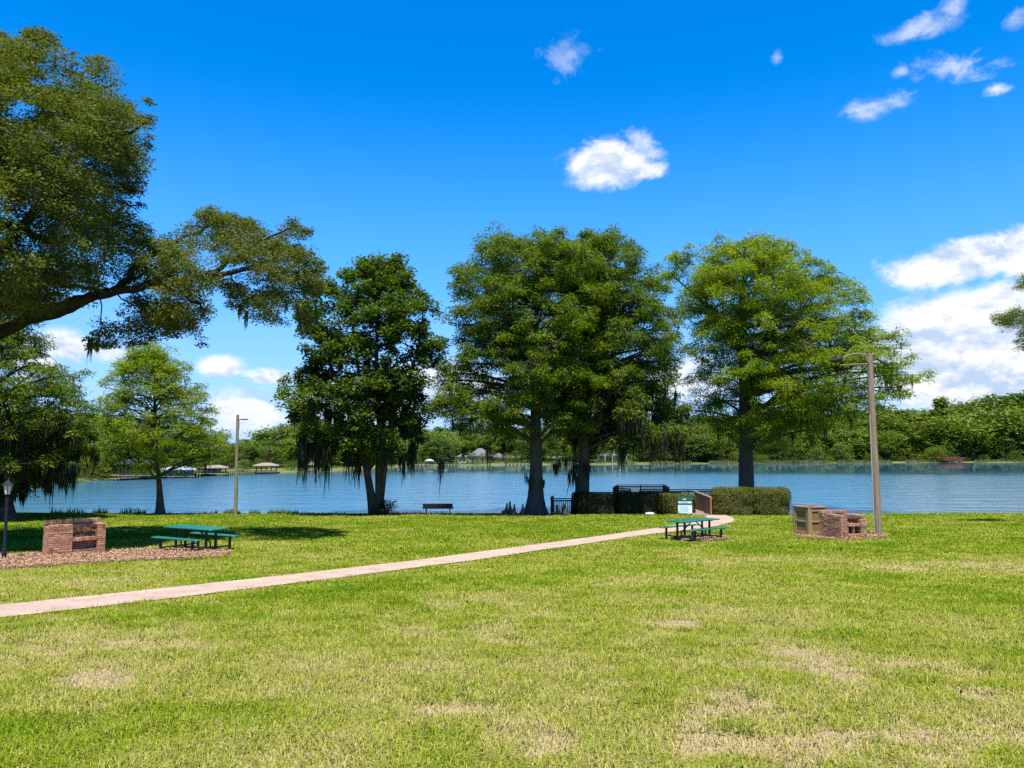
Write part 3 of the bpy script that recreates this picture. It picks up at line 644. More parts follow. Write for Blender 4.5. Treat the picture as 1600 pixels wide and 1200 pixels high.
# the two big cypresses
YA = 52.4; xa = G(835, 803).x
A_, pcA, prr = layered_tree('cypress_tree', (xa, YA, ground(xa, YA)), [flared(xa, YA, P(838, 388, YA).z, .50, .07, 1.15, 18, x1=P(838, 380, YA).x)],
    [(366, 800, 868), (374, 748, 895), (390, 722, 905), (410, 718, 940), (440, 700, 950), (480, 694, 960), (520, 690, 965), (560, 696, 960), (600, 678, 950), (622, 652, 940), (646, 655, 935), (668, 700, 925)], YA, (.27, .065), 'cypress_dark', 'bark',
    'big dense cypress with flared trunk base standing left of the boardwalk railing', limbs=128, n_puff=12, n_leaf=118, pr=(.76, .47), seed=41, depth=.95, droop=.45, flute=.12)
YB = 54.4; xb = P(906, 800, YB).x
B_, pcB, prr = layered_tree('cypress_tree', (xb, YB, ground(xb, YB)), [flared(xb, YB, P(930, 384, YB).z, .50, .07, .75, 18, x1=P(932, 380, YB).x),
    ([P(908, 650, YB), P(930, 590, YB - .5), P(958, 520, YB - .8), P(985, 450, YB - 1)], [.34, .26, .16, .05]), ([P(912, 640, YB), P(945, 575, YB + .5), P(990, 500, YB + 1)], [.3, .2, .06])],
    [(364, 905, 955), (376, 890, 985), (392, 880, 1002), (420, 872, 1030), (450, 868, 1048), (490, 862, 1072), (530, 858, 1078), (580, 856, 1076), (622, 850, 1070), (655, 862, 1068), (684, 885, 1062)], YB, (.27, .065), 'cypress_dark', 'bark',
    'big dense cypress with moss hanging low, its trunk rising behind the boardwalk railing', limbs=128, n_puff=12, n_leaf=118, pr=(.76, .47), seed=52, depth=.95, droop=.45, flute=.10)
g = np.random.default_rng(18)
ma = [P(688, 715, YA), P(692, 722, YA), P(763, 700, YA - 1), P(787, 690, YA), P(725, 700, YA), P(822, 742, YA - .6), P(848, 752, YA - .6), P(828, 748, YA - .6)]; la = [3.0, 1.6, 2.6, 2.0, 1.3, .9, 1.0, 1.2]
for p in low_puffs(pcA, 40, P(800, 610, YA).z, 1): ma.append(p); la.append(g.uniform(.5, 1.5))
moss('moss', np.array(ma) - np.array(A_.location), la, 20, A_, .20, .045, 6)
mb_ = [P(872, 720, YB - 1), P(885, 715, YB - 1), P(868, 725, YB), P(898, 720, YB - .8), P(918, 725, YB - .7), P(892, 735, YB - .8)]; lb = [1.6, 1.7, 1.4, 3.0, 2.0, 2.6]
for p in low_puffs(pcB, 300, P(800, 600, YB).z, 2): mb_.append(p); lb.append(g.uniform(.8, 2.7) * (1.25 if p[0] > xb + 1 else .9))
moss('moss', np.array(mb_) - np.array(B_.location), lb, 24, B_, .26, .05, 7)
# bright cypress by the right hedge
YC = 57.0; xc_ = P(1165, 770, YC).x
C_, pcC, prr = layered_tree('cypress_tree', (xc_, YC, ground(xc_, YC)), [flared(xc_, YC, P(1160, 392, YC).z, .64, .07, .35, 18, x1=P(1160, 400, YC).x),
    ([P(1163, 660, YC), P(1210, 625, YC - .5), P(1290, 585, YC - 1), P(1370, 560, YC - 1), P(1410, 590, YC - 1)], [.3, .24, .16, .1, .03]),
    ([P(1162, 620, YC), P(1190, 540, YC + .5), P(1230, 470, YC + 1), P(1260, 420, YC + 1)], [.28, .2, .12, .04]),
    ([P(1161, 560, YC), P(1130, 500, YC), P(1085, 460, YC), P(1050, 430, YC)], [.24, .16, .1, .03])],
    [(374, 1150, 1232), (385, 1075, 1242), (405, 1044, 1262), (430, 1036, 1312), (460, 1050, 1345), (490, 1062, 1360), (520, 1068, 1375), (548, 1070, 1400), (575, 1070, 1420), (600, 1075, 1412), (618, 1060, 1400), (645, 1075, 1360), (684, 1092, 1245)], YC, (.28, .065), 'cypress_light', 'bark',
    'bright yellow green spreading cypress with straight trunk rising behind the clipped hedge', limbs=118, n_puff=12, n_leaf=118, pr=(.84, .46), extra=[P(a_, b_, YC - 1 + c_) for a_, b_, c_ in [(1300, 565, 0), (1315, 585, -.6), (1330, 560, .5), (1345, 572, -.4), (1345, 545, .6), (1360, 560, 0), (1372, 545, .4), (1375, 572, -.5), (1385, 590, .3), (1392, 565, 0), (1400, 582, -.3), (1405, 600, .3), (1412, 590, 0), (1395, 608, .2), (1358, 590, .4), (1335, 600, -.4), (1310, 605, .5), (1365, 530, .2), (1350, 520, -.3), (1330, 530, .6), (1280, 600, 0), (1265, 620, .6), (1240, 630, -.5), (1060, 420, .6), (1075, 445, 0), (1052, 445, -.6), (1085, 430, .5), (1100, 470, -.5)]], seed=63, depth=.85, droop=.45, rise=.18, flute=.10)
g = np.random.default_rng(28); mc = []; lc = []
for p in low_puffs(pcC, 60, P(800, 590, YC).z, 3): mc.append(p); lc.append(g.uniform(.6, 1.7))
moss('moss', np.array(mc) - np.array(C_.location), lc, 16, C_, .2, .045, 9)
# dark cypress cut by the left edge
YG = 46.0; xg = P(2, 800, YG).x
G_, pcG, prr = layered_tree('cypress_tree', (xg, YG, ground(xg, YG)), [flared(xg, YG, P(-30, 440, YG).z, .62, .1, .6, 16, x1=P(-25, 450, YG).x)],
    [(430, -110, 30), (470, -190, 60), (505, -220, 72), (535, -230, 78), (565, -240, 112), (595, -240, 138), (625, -250, 148), (655, -250, 146), (680, -250, 132), (702, -240, 128), (730, -200, 118), (756, -160, 40)], YG, (.26, .065), 'cypress_dark', 'bark',
    'shaded mossy cypress cut off by the left edge behind the lamp post', limbs=96, n_puff=12, n_leaf=110, pr=(.76, .47), gap=.24, seed=74, depth=.8, droop=.45)
g = np.random.default_rng(38); mg = [P(72, 745, YG), P(80, 748, YG), P(98, 742, YG), P(104, 735, YG), P(112, 740, YG), P(92, 740, YG), P(118, 728, YG)]; lg = [2.2, 2.1, 1.9, 2.6, 2.4, 1.7, 2.3]
for p in low_puffs(pcG, 420, P(800, 640, YG).z, 4): mg.append(p); lg.append(g.uniform(.7, 2.0))
for k in range(16): mg.append(P(g.uniform(-6, 20), g.uniform(735, 790), YG - .9 + g.uniform(-.3, .3))); lg.append(g.uniform(.5, 1.2))
moss('moss', np.array(mg) - np.array(G_.location), lg, 26, G_, .3, .05, 10)

# live oak: trunk left of the picture, crown and low limb reaching in
YO = 30.5
ob = Vector((P(-170, 870, YO).x, YO, 0)); ob.z = ground(ob.x, ob.y)
oak = empty('oak_tree', ob, 0, 'huge olive green live oak reaching in from the left with a long low limb', 'tree')
tr = MB(); LP = []
def limb(pl, r0, r1, dY=0.0, y0=0.0, sides=9):
    pts = [np.array(P(x_, y_, YO + y0 + dY * i / (len(pl) - 1))) for i, (x_, y_) in enumerate(pl)]
    # smooth
    pts = np.array(pts); t_ = np.linspace(0, len(pts) - 1, (len(pts) - 1) * 5 + 1); q = np.c_[[np.interp(t_, np.arange(len(pts)), pts[:, k]) for k in range(3)]].T
    for _ in range(3): q[1:-1] = (q[:-2] + 2 * q[1:-1] + q[2:]) / 4
    q[1:-1] += np.random.default_rng(len(LP)).normal(size=q[1:-1].shape) * .035
    tr.tube([tuple(v - np.array(ob)) for v in q], np.linspace(r0, r1, len(q)), sides); LP.extend([(*v, r) for v, r in zip(q, np.linspace(r0, r1, len(q)))])
tr.tube([(0, 0, -.4), (0, 0, .4), (.1, 0, 2), (.3, 0, 4), (.8, .1, 6)], [1.3, .95, .8, .75, .7], 14, .1)
LP.append((ob.x, ob.y, ob.z + 5, .7))
limb([(-165, 650), (-110, 590), (-50, 548), (10, 515), (60, 488), (120, 468), (180, 455), (250, 440), (330, 428), (400, 418), (455, 420), (490, 440)], .33, .03, -2.0)
limb([(30, 505), (90, 490), (140, 470), (200, 440), (240, 420)], .2, .05, 1.5)
limb([(-150, 620), (-90, 520), (-30, 450), (20, 434), (70, 436), (120, 450), (180, 455)], .30, .05, 2.0)
limb([(-150, 620), (-100, 470), (-40, 370), (20, 352), (60, 372), (100, 376), (150, 350), (200, 320)], .30, .04, -1.0)
limb([(-150, 600), (-110, 420), (-60, 300), (0, 240), (60, 190), (120, 150), (180, 130)], .36, .04, 1.0)
limb([(-60, 300), (-20, 200), (20, 130), (50, 100), (55, 75)], .2, .04, -1.0)
limb([(20, 130), (45, 165), (60, 145)], .07, .03)
limb([(0, 240), (60, 260), (130, 240), (200, 210), (230, 190)], .18, .03, -2.0)
limb([(-150, 600), (-170, 400), (-190, 200), (-200, 80)], .4, .06, 2.0)
limb([(180, 455), (230, 400), (290, 370), (340, 345), (380, 340)], .14, .03, 1.5)
limb([(330, 428), (380, 395), (430, 365), (470, 352)], .10, .02, -1.0)
limb([(250, 440), (300, 470), (330, 490)], .08, .02, -1.2)
limb([(-60, 555), (-20, 420), (60, 320), (120, 300), (180, 290), (225, 300)], .26, .03, -3.0)
LP = np.array(LP)
UP = [(-420, 30), (-200, 0), (-60, 25), (20, 52), (55, 42), (78, 46), (105, 72), (125, 92), (160, 84), (190, 92), (212, 112), (236, 150), (246, 205), (240, 240), (252, 255), (228, 300), (228, 335), (250, 350), (262, 335), (290, 330), (330, 316), (380, 326), (400, 318), (430, 340), (455, 332), (480, 340), (490, 352), (478, 372), (508, 396), (515, 420), (505, 470), (492, 520), (470, 530), (455, 500), (425, 520), (402, 528), (388, 520), (365, 485), (340, 470), (330, 500), (322, 540), (296, 546), (262, 540), (238, 536), (200, 545), (150, 548), (128, 548), (118, 520), (140, 495), (175, 475), (100, 488), (60, 500), (20, 520), (-60, 540), (-300, 560), (-420, 420)]
UPa = np.array(UP, float); PC = []; PR = []
g = np.random.default_rng(91)
qx = g.uniform(-420, 520, 42000); qy = g.uniform(0, 560, 42000); ins = inpoly(qx, qy, UPa); qx, qy = qx[ins], qy[ins]
# distance to the outline in pixels
dm = np.full(len(qx), 1e9)
for i in range(len(UPa)):
    a, b_ = UPa[i], UPa[(i + 1) % len(UPa)]; ab = b_ - a; t_ = np.clip(((qx - a[0]) * ab[0] + (qy - a[1]) * ab[1]) / (ab @ ab), 0, 1)
    dm = np.minimum(dm, np.hypot(qx - a[0] - t_ * ab[0], qy - a[1] - t_ * ab[1]))
ext = np.minimum(1.0 + dm * .045, 5.2); yo = g.uniform(-1, 1, len(qx)) * ext - 4.5 * np.clip((230 - qx) / 200, 0, 1)
cl = fbm(qx * .022 + yo * .35, qy * .030 + yo * .2, 45, 3); keep = (cl > .465) & (dm > 4 + 46 * np.clip(fbm(qx * .05 + yo * .5, qy * .05, 47, 3) - .40, 0, 1) * 2.8)
hole = ((qx - 70) / 42) ** 2 + ((qy - 112) / 24) ** 2 < 1; hole |= ((qx - 35) / 30) ** 2 + ((qy - 170) / 26) ** 2 < .8
keep &= ~(hole & (g.random(len(qx)) > .12))
low = (qy > 440) & (qx < 210) & (qx > 50) & (g.random(len(qx)) < .45); keep &= ~low
qx, qy, yo, dm = qx[keep], qy[keep], yo[keep], dm[keep]
K = min(len(qx), 5600); sel = g.permutation(len(qx))[:K]
for i in sel:
    p = np.array(P(qx[i], qy[i], YO + yo[i])); s_ = .26 + .26 * g.random(); s_ *= min(1.0, .55 + dm[i] * .02)
    PC.append(p); PR.append((s_, s_, s_ * .62))
PC = np.array(PC); PR = np.array(PR)
order = np.argsort([np.min(np.linalg.norm(LP[:, :3] - p, axis=1)) for p in PC]); nodes = np.zeros((len(LP) + len(PC), 4)); nodes[:len(LP)] = LP; nn = len(LP)
for i in order:
    p = PC[i]; d2 = ((nodes[:nn, :3] - p) ** 2).sum(1); k = int(np.argmin(d2)); a = nodes[k, :3]; ra = min(.040, nodes[k, 3] * .75); d = p - a
    nodes[nn] = (*p, max(.006, ra * .72)); nn += 1
    md = a + d * .5 + np.array([0, 0, .08 * np.linalg.norm(d)]) + g.normal(size=3) * .08
    tr.tube([tuple(a - np.array(ob)), tuple(md - np.array(ob)), tuple(p - np.array(ob))], [ra, ra * .85, max(.006, ra * .7)], 4, cap=False)
tr.build('trunk', MT['oak_bark'], oak, smooth=True)
C, A, S, Ln, Wd, at = puff_leaves(PC - np.array(ob), PR, 84, .120, .056, .15, .8, seed=92)
quads(C, A, S, Ln, Wd, 'crown', MT['oak'], oak, at)
mo = [P(133, 535, YO), P(126, 528, YO), P(140, 530, YO), P(150, 525, YO - .5), P(375, 515, YO - 1), P(372, 505, YO - 1), P(490, 505, YO - 2), P(455, 500, YO - 2)]; lo = [1.2, 1.3, .9, .8, .9, .7, .7, .6]
for i in range(len(mo)): moss('moss', [np.array(PC[np.argmin(np.linalg.norm(PC - np.array(mo[i]), axis=1))]) - np.array(ob)], [lo[i]], 16, oak, .12, .03, i)

# pine whose branch tips enter at the right edge
YP = 40.0; pb = Vector((P(1800, 860, YP).x, YP, 0)); pb.z = ground(pb.x, pb.y)
pine = empty('pine_tree', pb, 0, 'pine tree whose needle tufts reach in at the right edge', 'tree'); tr = MB(); PC = []; PR = []; g = np.random.default_rng(101)
tr.tube([(0, 0, -.3), (0, 0, 4), (.1, 0, 9), (0, .1, 14)], [.34, .28, .2, .07], 10)
for (pl, tuft) in [([(1800, 520), (1700, 490), (1620, 490), (1562, 498)], [(1562, 497), (1575, 492), (1590, 494), (1605, 500), (1580, 508), (1598, 512), (1566, 505), (1612, 490), (1588, 486)]),
                   ([(1800, 470), (1700, 440), (1640, 430), (1600, 436)], [(1602, 438), (1612, 432), (1628, 430), (1600, 446), (1640, 436)]),
                   ([(1800, 560), (1700, 540), (1620, 535)], [(1602, 532), (1604, 542), (1612, 548), (1622, 530), (1635, 540), (1606, 520)]),
                   ([(1800, 400), (1860, 380), (1920, 380)], [(1920, 380), (1900, 375), (1880, 385)]), ([(1800, 500), (1880, 480), (1950, 490)], [(1950, 490), (1930, 480), (1910, 488)])]:
    q = [P(x_, y_, YP + i * .3) - pb for i, (x_, y_) in enumerate(pl)]; tr.tube(q, np.linspace(.12, .02, len(q)), 6)
    for (x_, y_) in tuft:
        for _ in range(4):
            p = np.array(P(x_ + g.normal() * 4, y_ + g.normal() * 3, YP + .7 + g.normal() * .5) - pb); PC.append(p); s_ = .26 + .12 * g.random(); PR.append((s_, s_, s_ * .7))
            tr.tube([tuple(min(q, key=lambda v: (v - Vector(p)).length)), tuple(p)], [.025, .01], 3, cap=False)
tr.build('trunk', MT['bark'], pine, smooth=True)
C, A, S, Ln, Wd, at = puff_leaves(np.array(PC), np.array(PR), 110, .20, .022, .1, .3, seed=5); quads(C, A, S, Ln, Wd, 'crown', MT['cypress_dark'], pine, at)

# ------------------------------------------------------------------ far woods: each tree its own thing
def far_proto(kind, seed, mt, h=10.0):
    """kinds: round, tall, cone, bush, pale. Height 1 unit = h metres"""
    g = np.random.default_rng(seed); root = empty('tree', (0, 0, 0)); tr = MB()
    wv = {'round': .40, 'tall': .27, 'cone': .24, 'bush': .62, 'wide': .52}[kind] * h; z0 = {'round': .22, 'tall': .30, 'cone': .14, 'bush': .02, 'wide': .30}[kind] * h
    tr.tube([(0, 0, -.6), (.05, 0, z0), (.1, .1, h * .6), (.1, 0, h * .93)], [.030 * h, .022 * h, .015 * h, .004 * h], 7)
    nb = {'round': 80, 'tall': 76, 'cone': 50, 'bush': 46, 'wide': 84}[kind]; PC = []; PR = []
    for i in range(nb):
        f = (i + .5) / nb; zz = z0 + (h - z0) * f
        pf = {'round': math.sqrt(max(0, 1 - (2 * f - .9) ** 2 / 1.25)), 'tall': math.sqrt(max(.03, 1 - (2 * f - .8) ** 2 / 1.5)), 'cone': (1 - f) * 1.1 + .08, 'bush': math.sqrt(max(0, 1 - f * f * .96)), 'wide': math.sqrt(max(0, 1 - (1.7 * f - .9) ** 2 / 1.1))}[kind]
        a = i * 2.4 + g.normal() * .4; r = wv * pf * (.55 + .5 * g.random())
        c = np.array([math.cos(a) * r, math.sin(a) * r, zz + g.normal() * .03 * h]); PC.append(c); s_ = wv * (.24 + .16 * g.random()); PR.append((s_, s_, s_ * .62))
        if g.random() < .5: tr.tube([(.06, 0, max(zz - r * .6, z0 * .8)), tuple(c)], [.008 * h, .003 * h], 4, cap=False)
    tr.build('trunk', MT['bark_pale'], root)
    C, A, S, Ln, Wd, at = puff_leaves(np.array(PC), np.array(PR), 52, .50, .30, .3, .9, seed=seed + 1); quads(C, A, S, Ln, Wd, 'crown', MT[mt], root, at)
    return root
PROT = [far_proto('round', 1, 'far'), far_proto('round', 2, 'far_dark'), far_proto('wide', 3, 'far_light'), far_proto('tall', 4, 'far'), far_proto('tall', 5, 'far_dark'), far_proto('cone', 6, 'far_light'),
        far_proto('bush', 7, 'far'), far_proto('bush', 8, 'far_light'), far_proto('wide', 9, 'far'), far_proto('round', 10, 'far_light'), far_proto('bush', 12, 'far_dark')]
PUSED = set()
def far_tree(px, back, top, kind, label, group, wide=1.0, name='tree', cat='tree', sink=0.0):
    q = shore(px, back); z = bank_z(max(back, 0)); Yd = q[1]; zt = P(px, top, Yd).z; h = max(zt - z, 1.2)
    s = h / 10.0; rz = rng.random() * 6.28; sc_ = (s * wide, s * wide, s)
    src = PROT[kind]
    if kind not in PUSED:
        PUSED.add(kind); o = src; o.location = (q[0], q[1], z - sink); o.rotation_euler = (0, 0, rz); o.scale = sc_; o['label'] = label
        if group: o['group'] = group
    else: o = copy_tree(src, (q[0], q[1], z - sink), rz, sc_, label, group)
    if not group and 'group' in o: del o['group']
    o.name = name; o['category'] = cat; return o
SKY_T = [(-400, 640), (0, 640), (150, 645), (300, 662), (345, 690), (370, 684), (400, 675), (440, 672), (480, 664), (560, 668), (640, 672), (700, 664), (780, 668), (840, 662), (900, 660), (980, 664), (1045, 660), (1085, 650), (1150, 652), (1250, 648), (1330, 650), (1375, 636), (1420, 640), (1460, 640), (1510, 640), (1540, 630), (1570, 621), (1600, 616), (1700, 608), (2000, 600)]
def skyline(px): return float(np.interp(px, [a for a, _ in SKY_T], [b_ for _, b_ in SKY_T]))
def zone(px): return 'left' if px < 500 else ('middle' if px < 1090 else 'right')
g = np.random.default_rng(55)
GRP = {'left': 'trees along the far left shore', 'middle': 'trees along the far shore in the middle', 'right': 'trees of the wood on the far right shore'}
LB = {('left', 0): 'leafy green tree crowding the far left shore behind the boathouses', ('middle', 0): 'green tree among those lining the far shore behind the big cypresses', ('right', 0): 'tall green tree in the dense wood on the far right shore'}
for rowi, (bk, fr, step, kinds, jit) in enumerate([(44, 1.0, 27, [0, 1, 3, 4, 8], 6), (28, .86, 27, [0, 1, 3, 8, 9, 2], 9), (15, .66, 27, [0, 1, 8, 4, 9], 12), (6, .36, 27, [1, 10, 6, 10], 8)]):
    px = -180.0
    while px < 1800:
        zn = zone(px); d = float(np.hypot(*shore(px))); st_ = step * (1.35 if d < 150 else (1.0 if d < 240 else .82))
        px += st_ * (.75 + .5 * g.random())
        yw = np.interp(px, SHX, [p[1] for p in SH]); sk = skyline(px)
        if rowi == 3 and 700 < px < 1000 and g.random() < .6: continue
        if rowi == 3 and (180 < px < 450): bk = 13
        if rowi == 2 and zn == 'middle' and 690 < px < 1010 and g.random() < .55: continue
        if 180 < px < 450 and rowi == 2: bkk = bk + 10
        else: bkk = bk
        if 700 < px < 780 or 915 < px < 1000: bkk += 30
        top = yw - (yw - sk) * fr * (.86 + .17 * g.random()) if rowi else sk + g.normal() * 2.2 + 1
        far_tree(px, bkk + g.normal() * 3, top, kinds[g.integers(len(kinds))], LB[(zn, 0)], GRP[zn], 1.25 + .45 * g.random(), name='tree')
far_tree(1316, 4, 692, 7, 'pale rounded willowy bush at the water edge left of the right pole', None, 1.0, 'bush', 'bush')
far_tree(1276, 4, 698, 7, 'small pale bush at the far water edge beyond the hedge end', None, .9, 'bush', 'bush')
far_tree(1474, 24, 622, 5, 'pale tall thin topped tree standing above the right wood', None, 1.1)
far_tree(1042, 9, 679, 5, 'small bright cone shaped tree on the grass across the lake', None, 1.25)
far_tree(978, 3, 708, 7, 'yellowish bush patch at the far water edge by the white house', None, 1.6, 'bush', 'bush')
far_tree(938, 5, 716, 10, 'low dark rounded bush before the white house', None, 1.6, 'bush', 'bush')
far_tree(1466, 4, 698, 7, 'yellow green bush growing beside the red dock', None, 1.2, 'bush', 'bush')
far_tree(455, 3, 720, 6, 'green bush at the water right of the open tan boathouse', None, 1.3, 'bush', 'bush')
for i_, (px_, tp_) in enumerate([(738, 707), (754, 708), (772, 708), (722, 712), (790, 708), (706, 709)]): far_tree(px_, 6 + i_ % 3 * 2, tp_, [10, 6, 10][i_ % 3], 'dark bush in front of the houses on the middle far shore', 'dark bushes before the far houses', 1.1, 'bush', 'bush')
for i_, (px_, tp_) in enumerate([(926, 695), (952, 704), (1000, 690), (992, 706), (910, 700)]): far_tree(px_, 10 + i_, tp_, [4, 10, 1, 10, 4][i_], 'dark tree standing round the white columned house', 'dark trees round the white house', 1.0)
far_tree(380, 4, 718, 7, 'small pale bush at the far shore right of the lamp pole', None, 1.0, 'bush', 'bush')
for i, px in enumerate(range(1120, 1640, 26)): far_tree(px + g.normal() * 6, 2.5 + g.random() * 3, 712 + g.normal() * 4, [6, 7, 10][i % 3], 'low bush along the water edge of the far right wood', 'low bushes under the far right wood', 1.3 + .6 * g.random(), 'bush', 'bush')
for k, o in enumerate(PROT):
    if k not in PUSED:
        for c in list(o.children): bpy.data.objects.remove(c)
        bpy.data.objects.remove(o)
# bank grass: pale reeds at the far water line
pxs_ = rng.uniform(860, 1640, 9000); V = []; S_ = []
q = np.array([shore(a, rng.normal() * .8 + .3) for a in pxs_]); C = np.c_[q, np.full(len(q), LAKE_Z)]; n_ = len(C)
dens = fbm(pxs_ * .03, pxs_ * 0 + 2, 71, 3); kk = dens > .45; C = C[kk]; n_ = len(C)
A = unit(np.c_[rng.normal(size=(n_, 2)) * .25, np.ones(n_)]); S = unit(np.c_[rng.normal(size=n_) * .3 + 1, rng.normal(size=n_) * .5, np.zeros(n_)])
tag(quads(C, A, S, .5 + rng.random(n_) * .8, np.full(n_, .22), 'far_reeds', MT['reed'], attrs={'tone': rng.random(n_) * .5 + .5, 'clump': np.full(n_, .9)}), 'yellowish reeds along the far water line', 'reeds', kind='stuff')
# ------------------------------------------------------------------ park furniture
def picnic_table(loc, rz, label):
    root = empty('picnic_table', loc, rz, label, 'picnic table', 'green picnic tables on the lawn')
    Lt = 2.35
    m_ = MB(); m_.box((0, 0, .75), (Lt, .78, .045), bev=.02); m_.box((0, .2, .715), (Lt * .8, .05, .03)); m_.box((0, -.2, .715), (Lt * .8, .05, .03)); m_.build('table_top', MT['green_top'], root)
    for s in (-1, 1):
        m_ = MB(); m_.box((0, s * .74, .455), (Lt * .94, .26, .045), bev=.02); m_.build('seat', MT['green_top'], root)
    for sx_ in (-1, 1):
        for sy_ in (-1, 1):
            m_ = MB(); m_.box((sx_ * .74, sy_ * .19, .34), (.065, .065, .76)); m_.build('leg', MT['green_frame'], root)
            m_ = MB(); m_.box((sx_ * .78, sy_ * .74, .20), (.065, .065, .46)); m_.build('seat_leg', MT['green_frame'], root)
        m_ = MB(); m_.bar((sx_ * .74, -.74, .13), (sx_ * .74, .74, .13), .045, .045); m_.bar((sx_ * .74, -.34, .715), (sx_ * .74, .34, .715), .05, .028); m_.build('cross_bar', MT['green_frame'], root)
        m_ = MB(); m_.bar((sx_ * .72, 0, .14), (sx_ * .72, 0, .30), .04, .04); m_.bar((sx_ * .72, 0, .30), (sx_ * .12, 0, .71), .035, .035); m_.build('brace', MT['green_frame'], root)
    return root
a = G(305, 861); picnic_table((a.x, a.y, a.z + .02), R(-29), 'green steel picnic table with two benches on mulch beside the left brick grill')
a = G(1084, 843); picnic_table((a.x, a.y, a.z + .02), R(36), 'green steel picnic table with two benches beside the curved path end')

def brick_wall(mb, x0, x1, y0, y1, z0, z1, bl=.20, bh=.068, seed=0, jit=.006):
    """courses of single bricks round a solid block"""
    g = random.Random(seed); nz = max(1, round((z1 - z0) / bh)); h = (z1 - z0) / nz
    for k in range(nz):
        zc = z0 + (k + .5) * h; off = .5 if k % 2 else 0.0
        nx = max(1, round((x1 - x0) / bl)); lx = (x1 - x0) / nx
        ed = [x0] + [x0 + (i + off) * lx for i in range(0 if off else 1, nx)] + [x1]
        for a_, b_ in zip(ed, ed[1:]):
            if b_ - a_ < .03: continue
            j = g.uniform(-jit, jit)
            if y1 - y0 < .24: mb.box(((a_ + b_) / 2, (y0 + y1) / 2 + j, zc), (b_ - a_ - .012, y1 - y0, h - .013), tone=g.random())
            else:
                for yc, dj in ((y0 + .05, j), (y1 - .05, -j)): mb.box(((a_ + b_) / 2, yc + dj, zc), (b_ - a_ - .012, .10, h - .013), tone=g.random())
        if y1 - y0 >= .24:
            ny = max(1, round((y1 - y0 - .2) / bl)); ly = (y1 - y0 - .2) / ny
            for sx_, xc in ((-1, x0 + .05), (1, x1 - .05)):
                for i in range(ny):
                    a_ = y0 + .1 + i * ly; mb.box((xc + sx_ * g.uniform(-jit, jit), a_ + ly / 2, zc), (.10, ly - .012, h - .013), tone=g.random())
def soldier(mb, a, b, dep, ht, n, axis=0, seed=1):
    g = random.Random(seed); a = Vector(a); b = Vector(b); d = (b - a) / n; ln = d.length - .012
    for i in range(n):
        c = a + d * (i + .5); c.z += ht / 2 + g.uniform(-.004, .004)
        mb.box(c, (ln, dep, ht) if axis == 0 else (dep, ln, ht), tone=g.random())
def grill(loc, rz, wl, wo, wr, dep, label, mt, sl, hz=.98, seed=1, vents=False):
    root = empty('brick_grill', loc, rz, label, 'brick grill'); W = wl + wo + wr; x0 = -W / 2
    bt_ = .20                                                    # back wall thickness
    m_ = MB(); c = MB()
    def blk(mm, a, b_, c_, d, e, f, s): brick_wall(mm, a, b_, c_, d, e, f, seed=s); c.box(((a + b_) / 2, (c_ + d) / 2, (e + f) / 2), (b_ - a - .03, d - c_ - .03, f - e - .03))
    blk(m_, x0, x0 + wl, 0, dep, -.12, hz - .06, seed); soldier(m_, (x0, .12, hz - .055), (x0 + wl, .12, hz - .055), .24, .06, max(2, int(wl / .11)), seed=seed)
    if dep > .6: soldier(m_, (x0, .62 * dep, hz - .055), (x0 + wl, .62 * dep, hz - .055), dep * .76 - .25, .06, max(2, int(wl / .11)), seed=seed + 9)
    m_.build('side_wall', mt, root)
    m2 = MB(); blk(m2, x0 + wl + wo, x0 + W, 0, dep, -.12, hz - .02, seed + 1); m2.build('side_wall', mt, root)
    m3 = MB(); blk(m3, x0 + .01, x0 + W - .01, dep + .005, dep + bt_, -.12, hz, seed + 2); soldier(m3, (x0, dep + bt_ / 2, hz + .005), (x0 + W, dep + bt_ / 2, hz + .005), bt_ + .03, .10, int(W / .078), seed=seed + 3); m3.build('back_wall', mt, root)
    m4 = MB(); blk(m4, x0 + wl + .005, x0 + wl + wo - .005, .04 if not vents else .0, dep - .005, -.12, .20, seed + 4)
    if not vents: brick_wall(m4, x0 + wl + .005, x0 + wl + wo - .005, .22, .32, .20, sl - .10, seed=seed + 5)
    m4.build('hearth_base', mt, root)
    m5 = MB(); soldier(m5, (x0 + wl + .005, .16, sl - .10), (x0 + wl + wo - .005, .16, sl - .10), .36, .10, int(wo / .085), seed=seed + 6); m5.box((x0 + wl + wo / 2, dep * .5 + .17, sl - .05), (wo - .01, dep - .36, .08)); m5.build('shelf', mt, root)
    m6 = MB(); gz_ = hz - .11
    for i in range(15): m6.box((x0 + wl + .03 + (wo - .06) * i / 14, dep * .5, gz_ + .03), (.016, dep * .8, .016))
    m6.box((x0 + wl + wo / 2, .08, gz_ + .03), (wo - .012, .03, .075)); m6.box((x0 + wl + wo / 2, dep * .85, gz_ + .03), (wo - .012, .03, .05)); m6.build('grate', MT['rust'], root)
    m7 = MB(); g = random.Random(seed)
    for i in range(16): m7.box((x0 + wl + wo * g.uniform(.1, .9), dep * g.uniform(.35, .8), sl + .02), (g.uniform(.05, .2), .05, .04), Matrix.Rotation(g.random() * 3, 3, 'Z'))
    m7.build('ash', MT['ash'], root)
    if vents:
        m8 = MB(); n_ = 3
        brick_wall(m8, x0 + wl + .005, x0 + wl + .07, .02, .16, .20, sl - .10, seed=seed + 7); brick_wall(m8, x0 + wl + wo / 2 - .05, x0 + wl + wo / 2 + .05, .02, .16, .20, sl - .10, seed=seed + 8)
        m8.build('vent_pier', mt, root)
    c.build('mortar', MT['mortar'], root)
    return root
a = G(121, 868.5); grill((a.x, a.y, a.z), R(45), .64, .70, .25, .58, 'wide brick grill with an open hearth and rusty grate on the left mulch bed', MT['brick'], .56, seed=3)
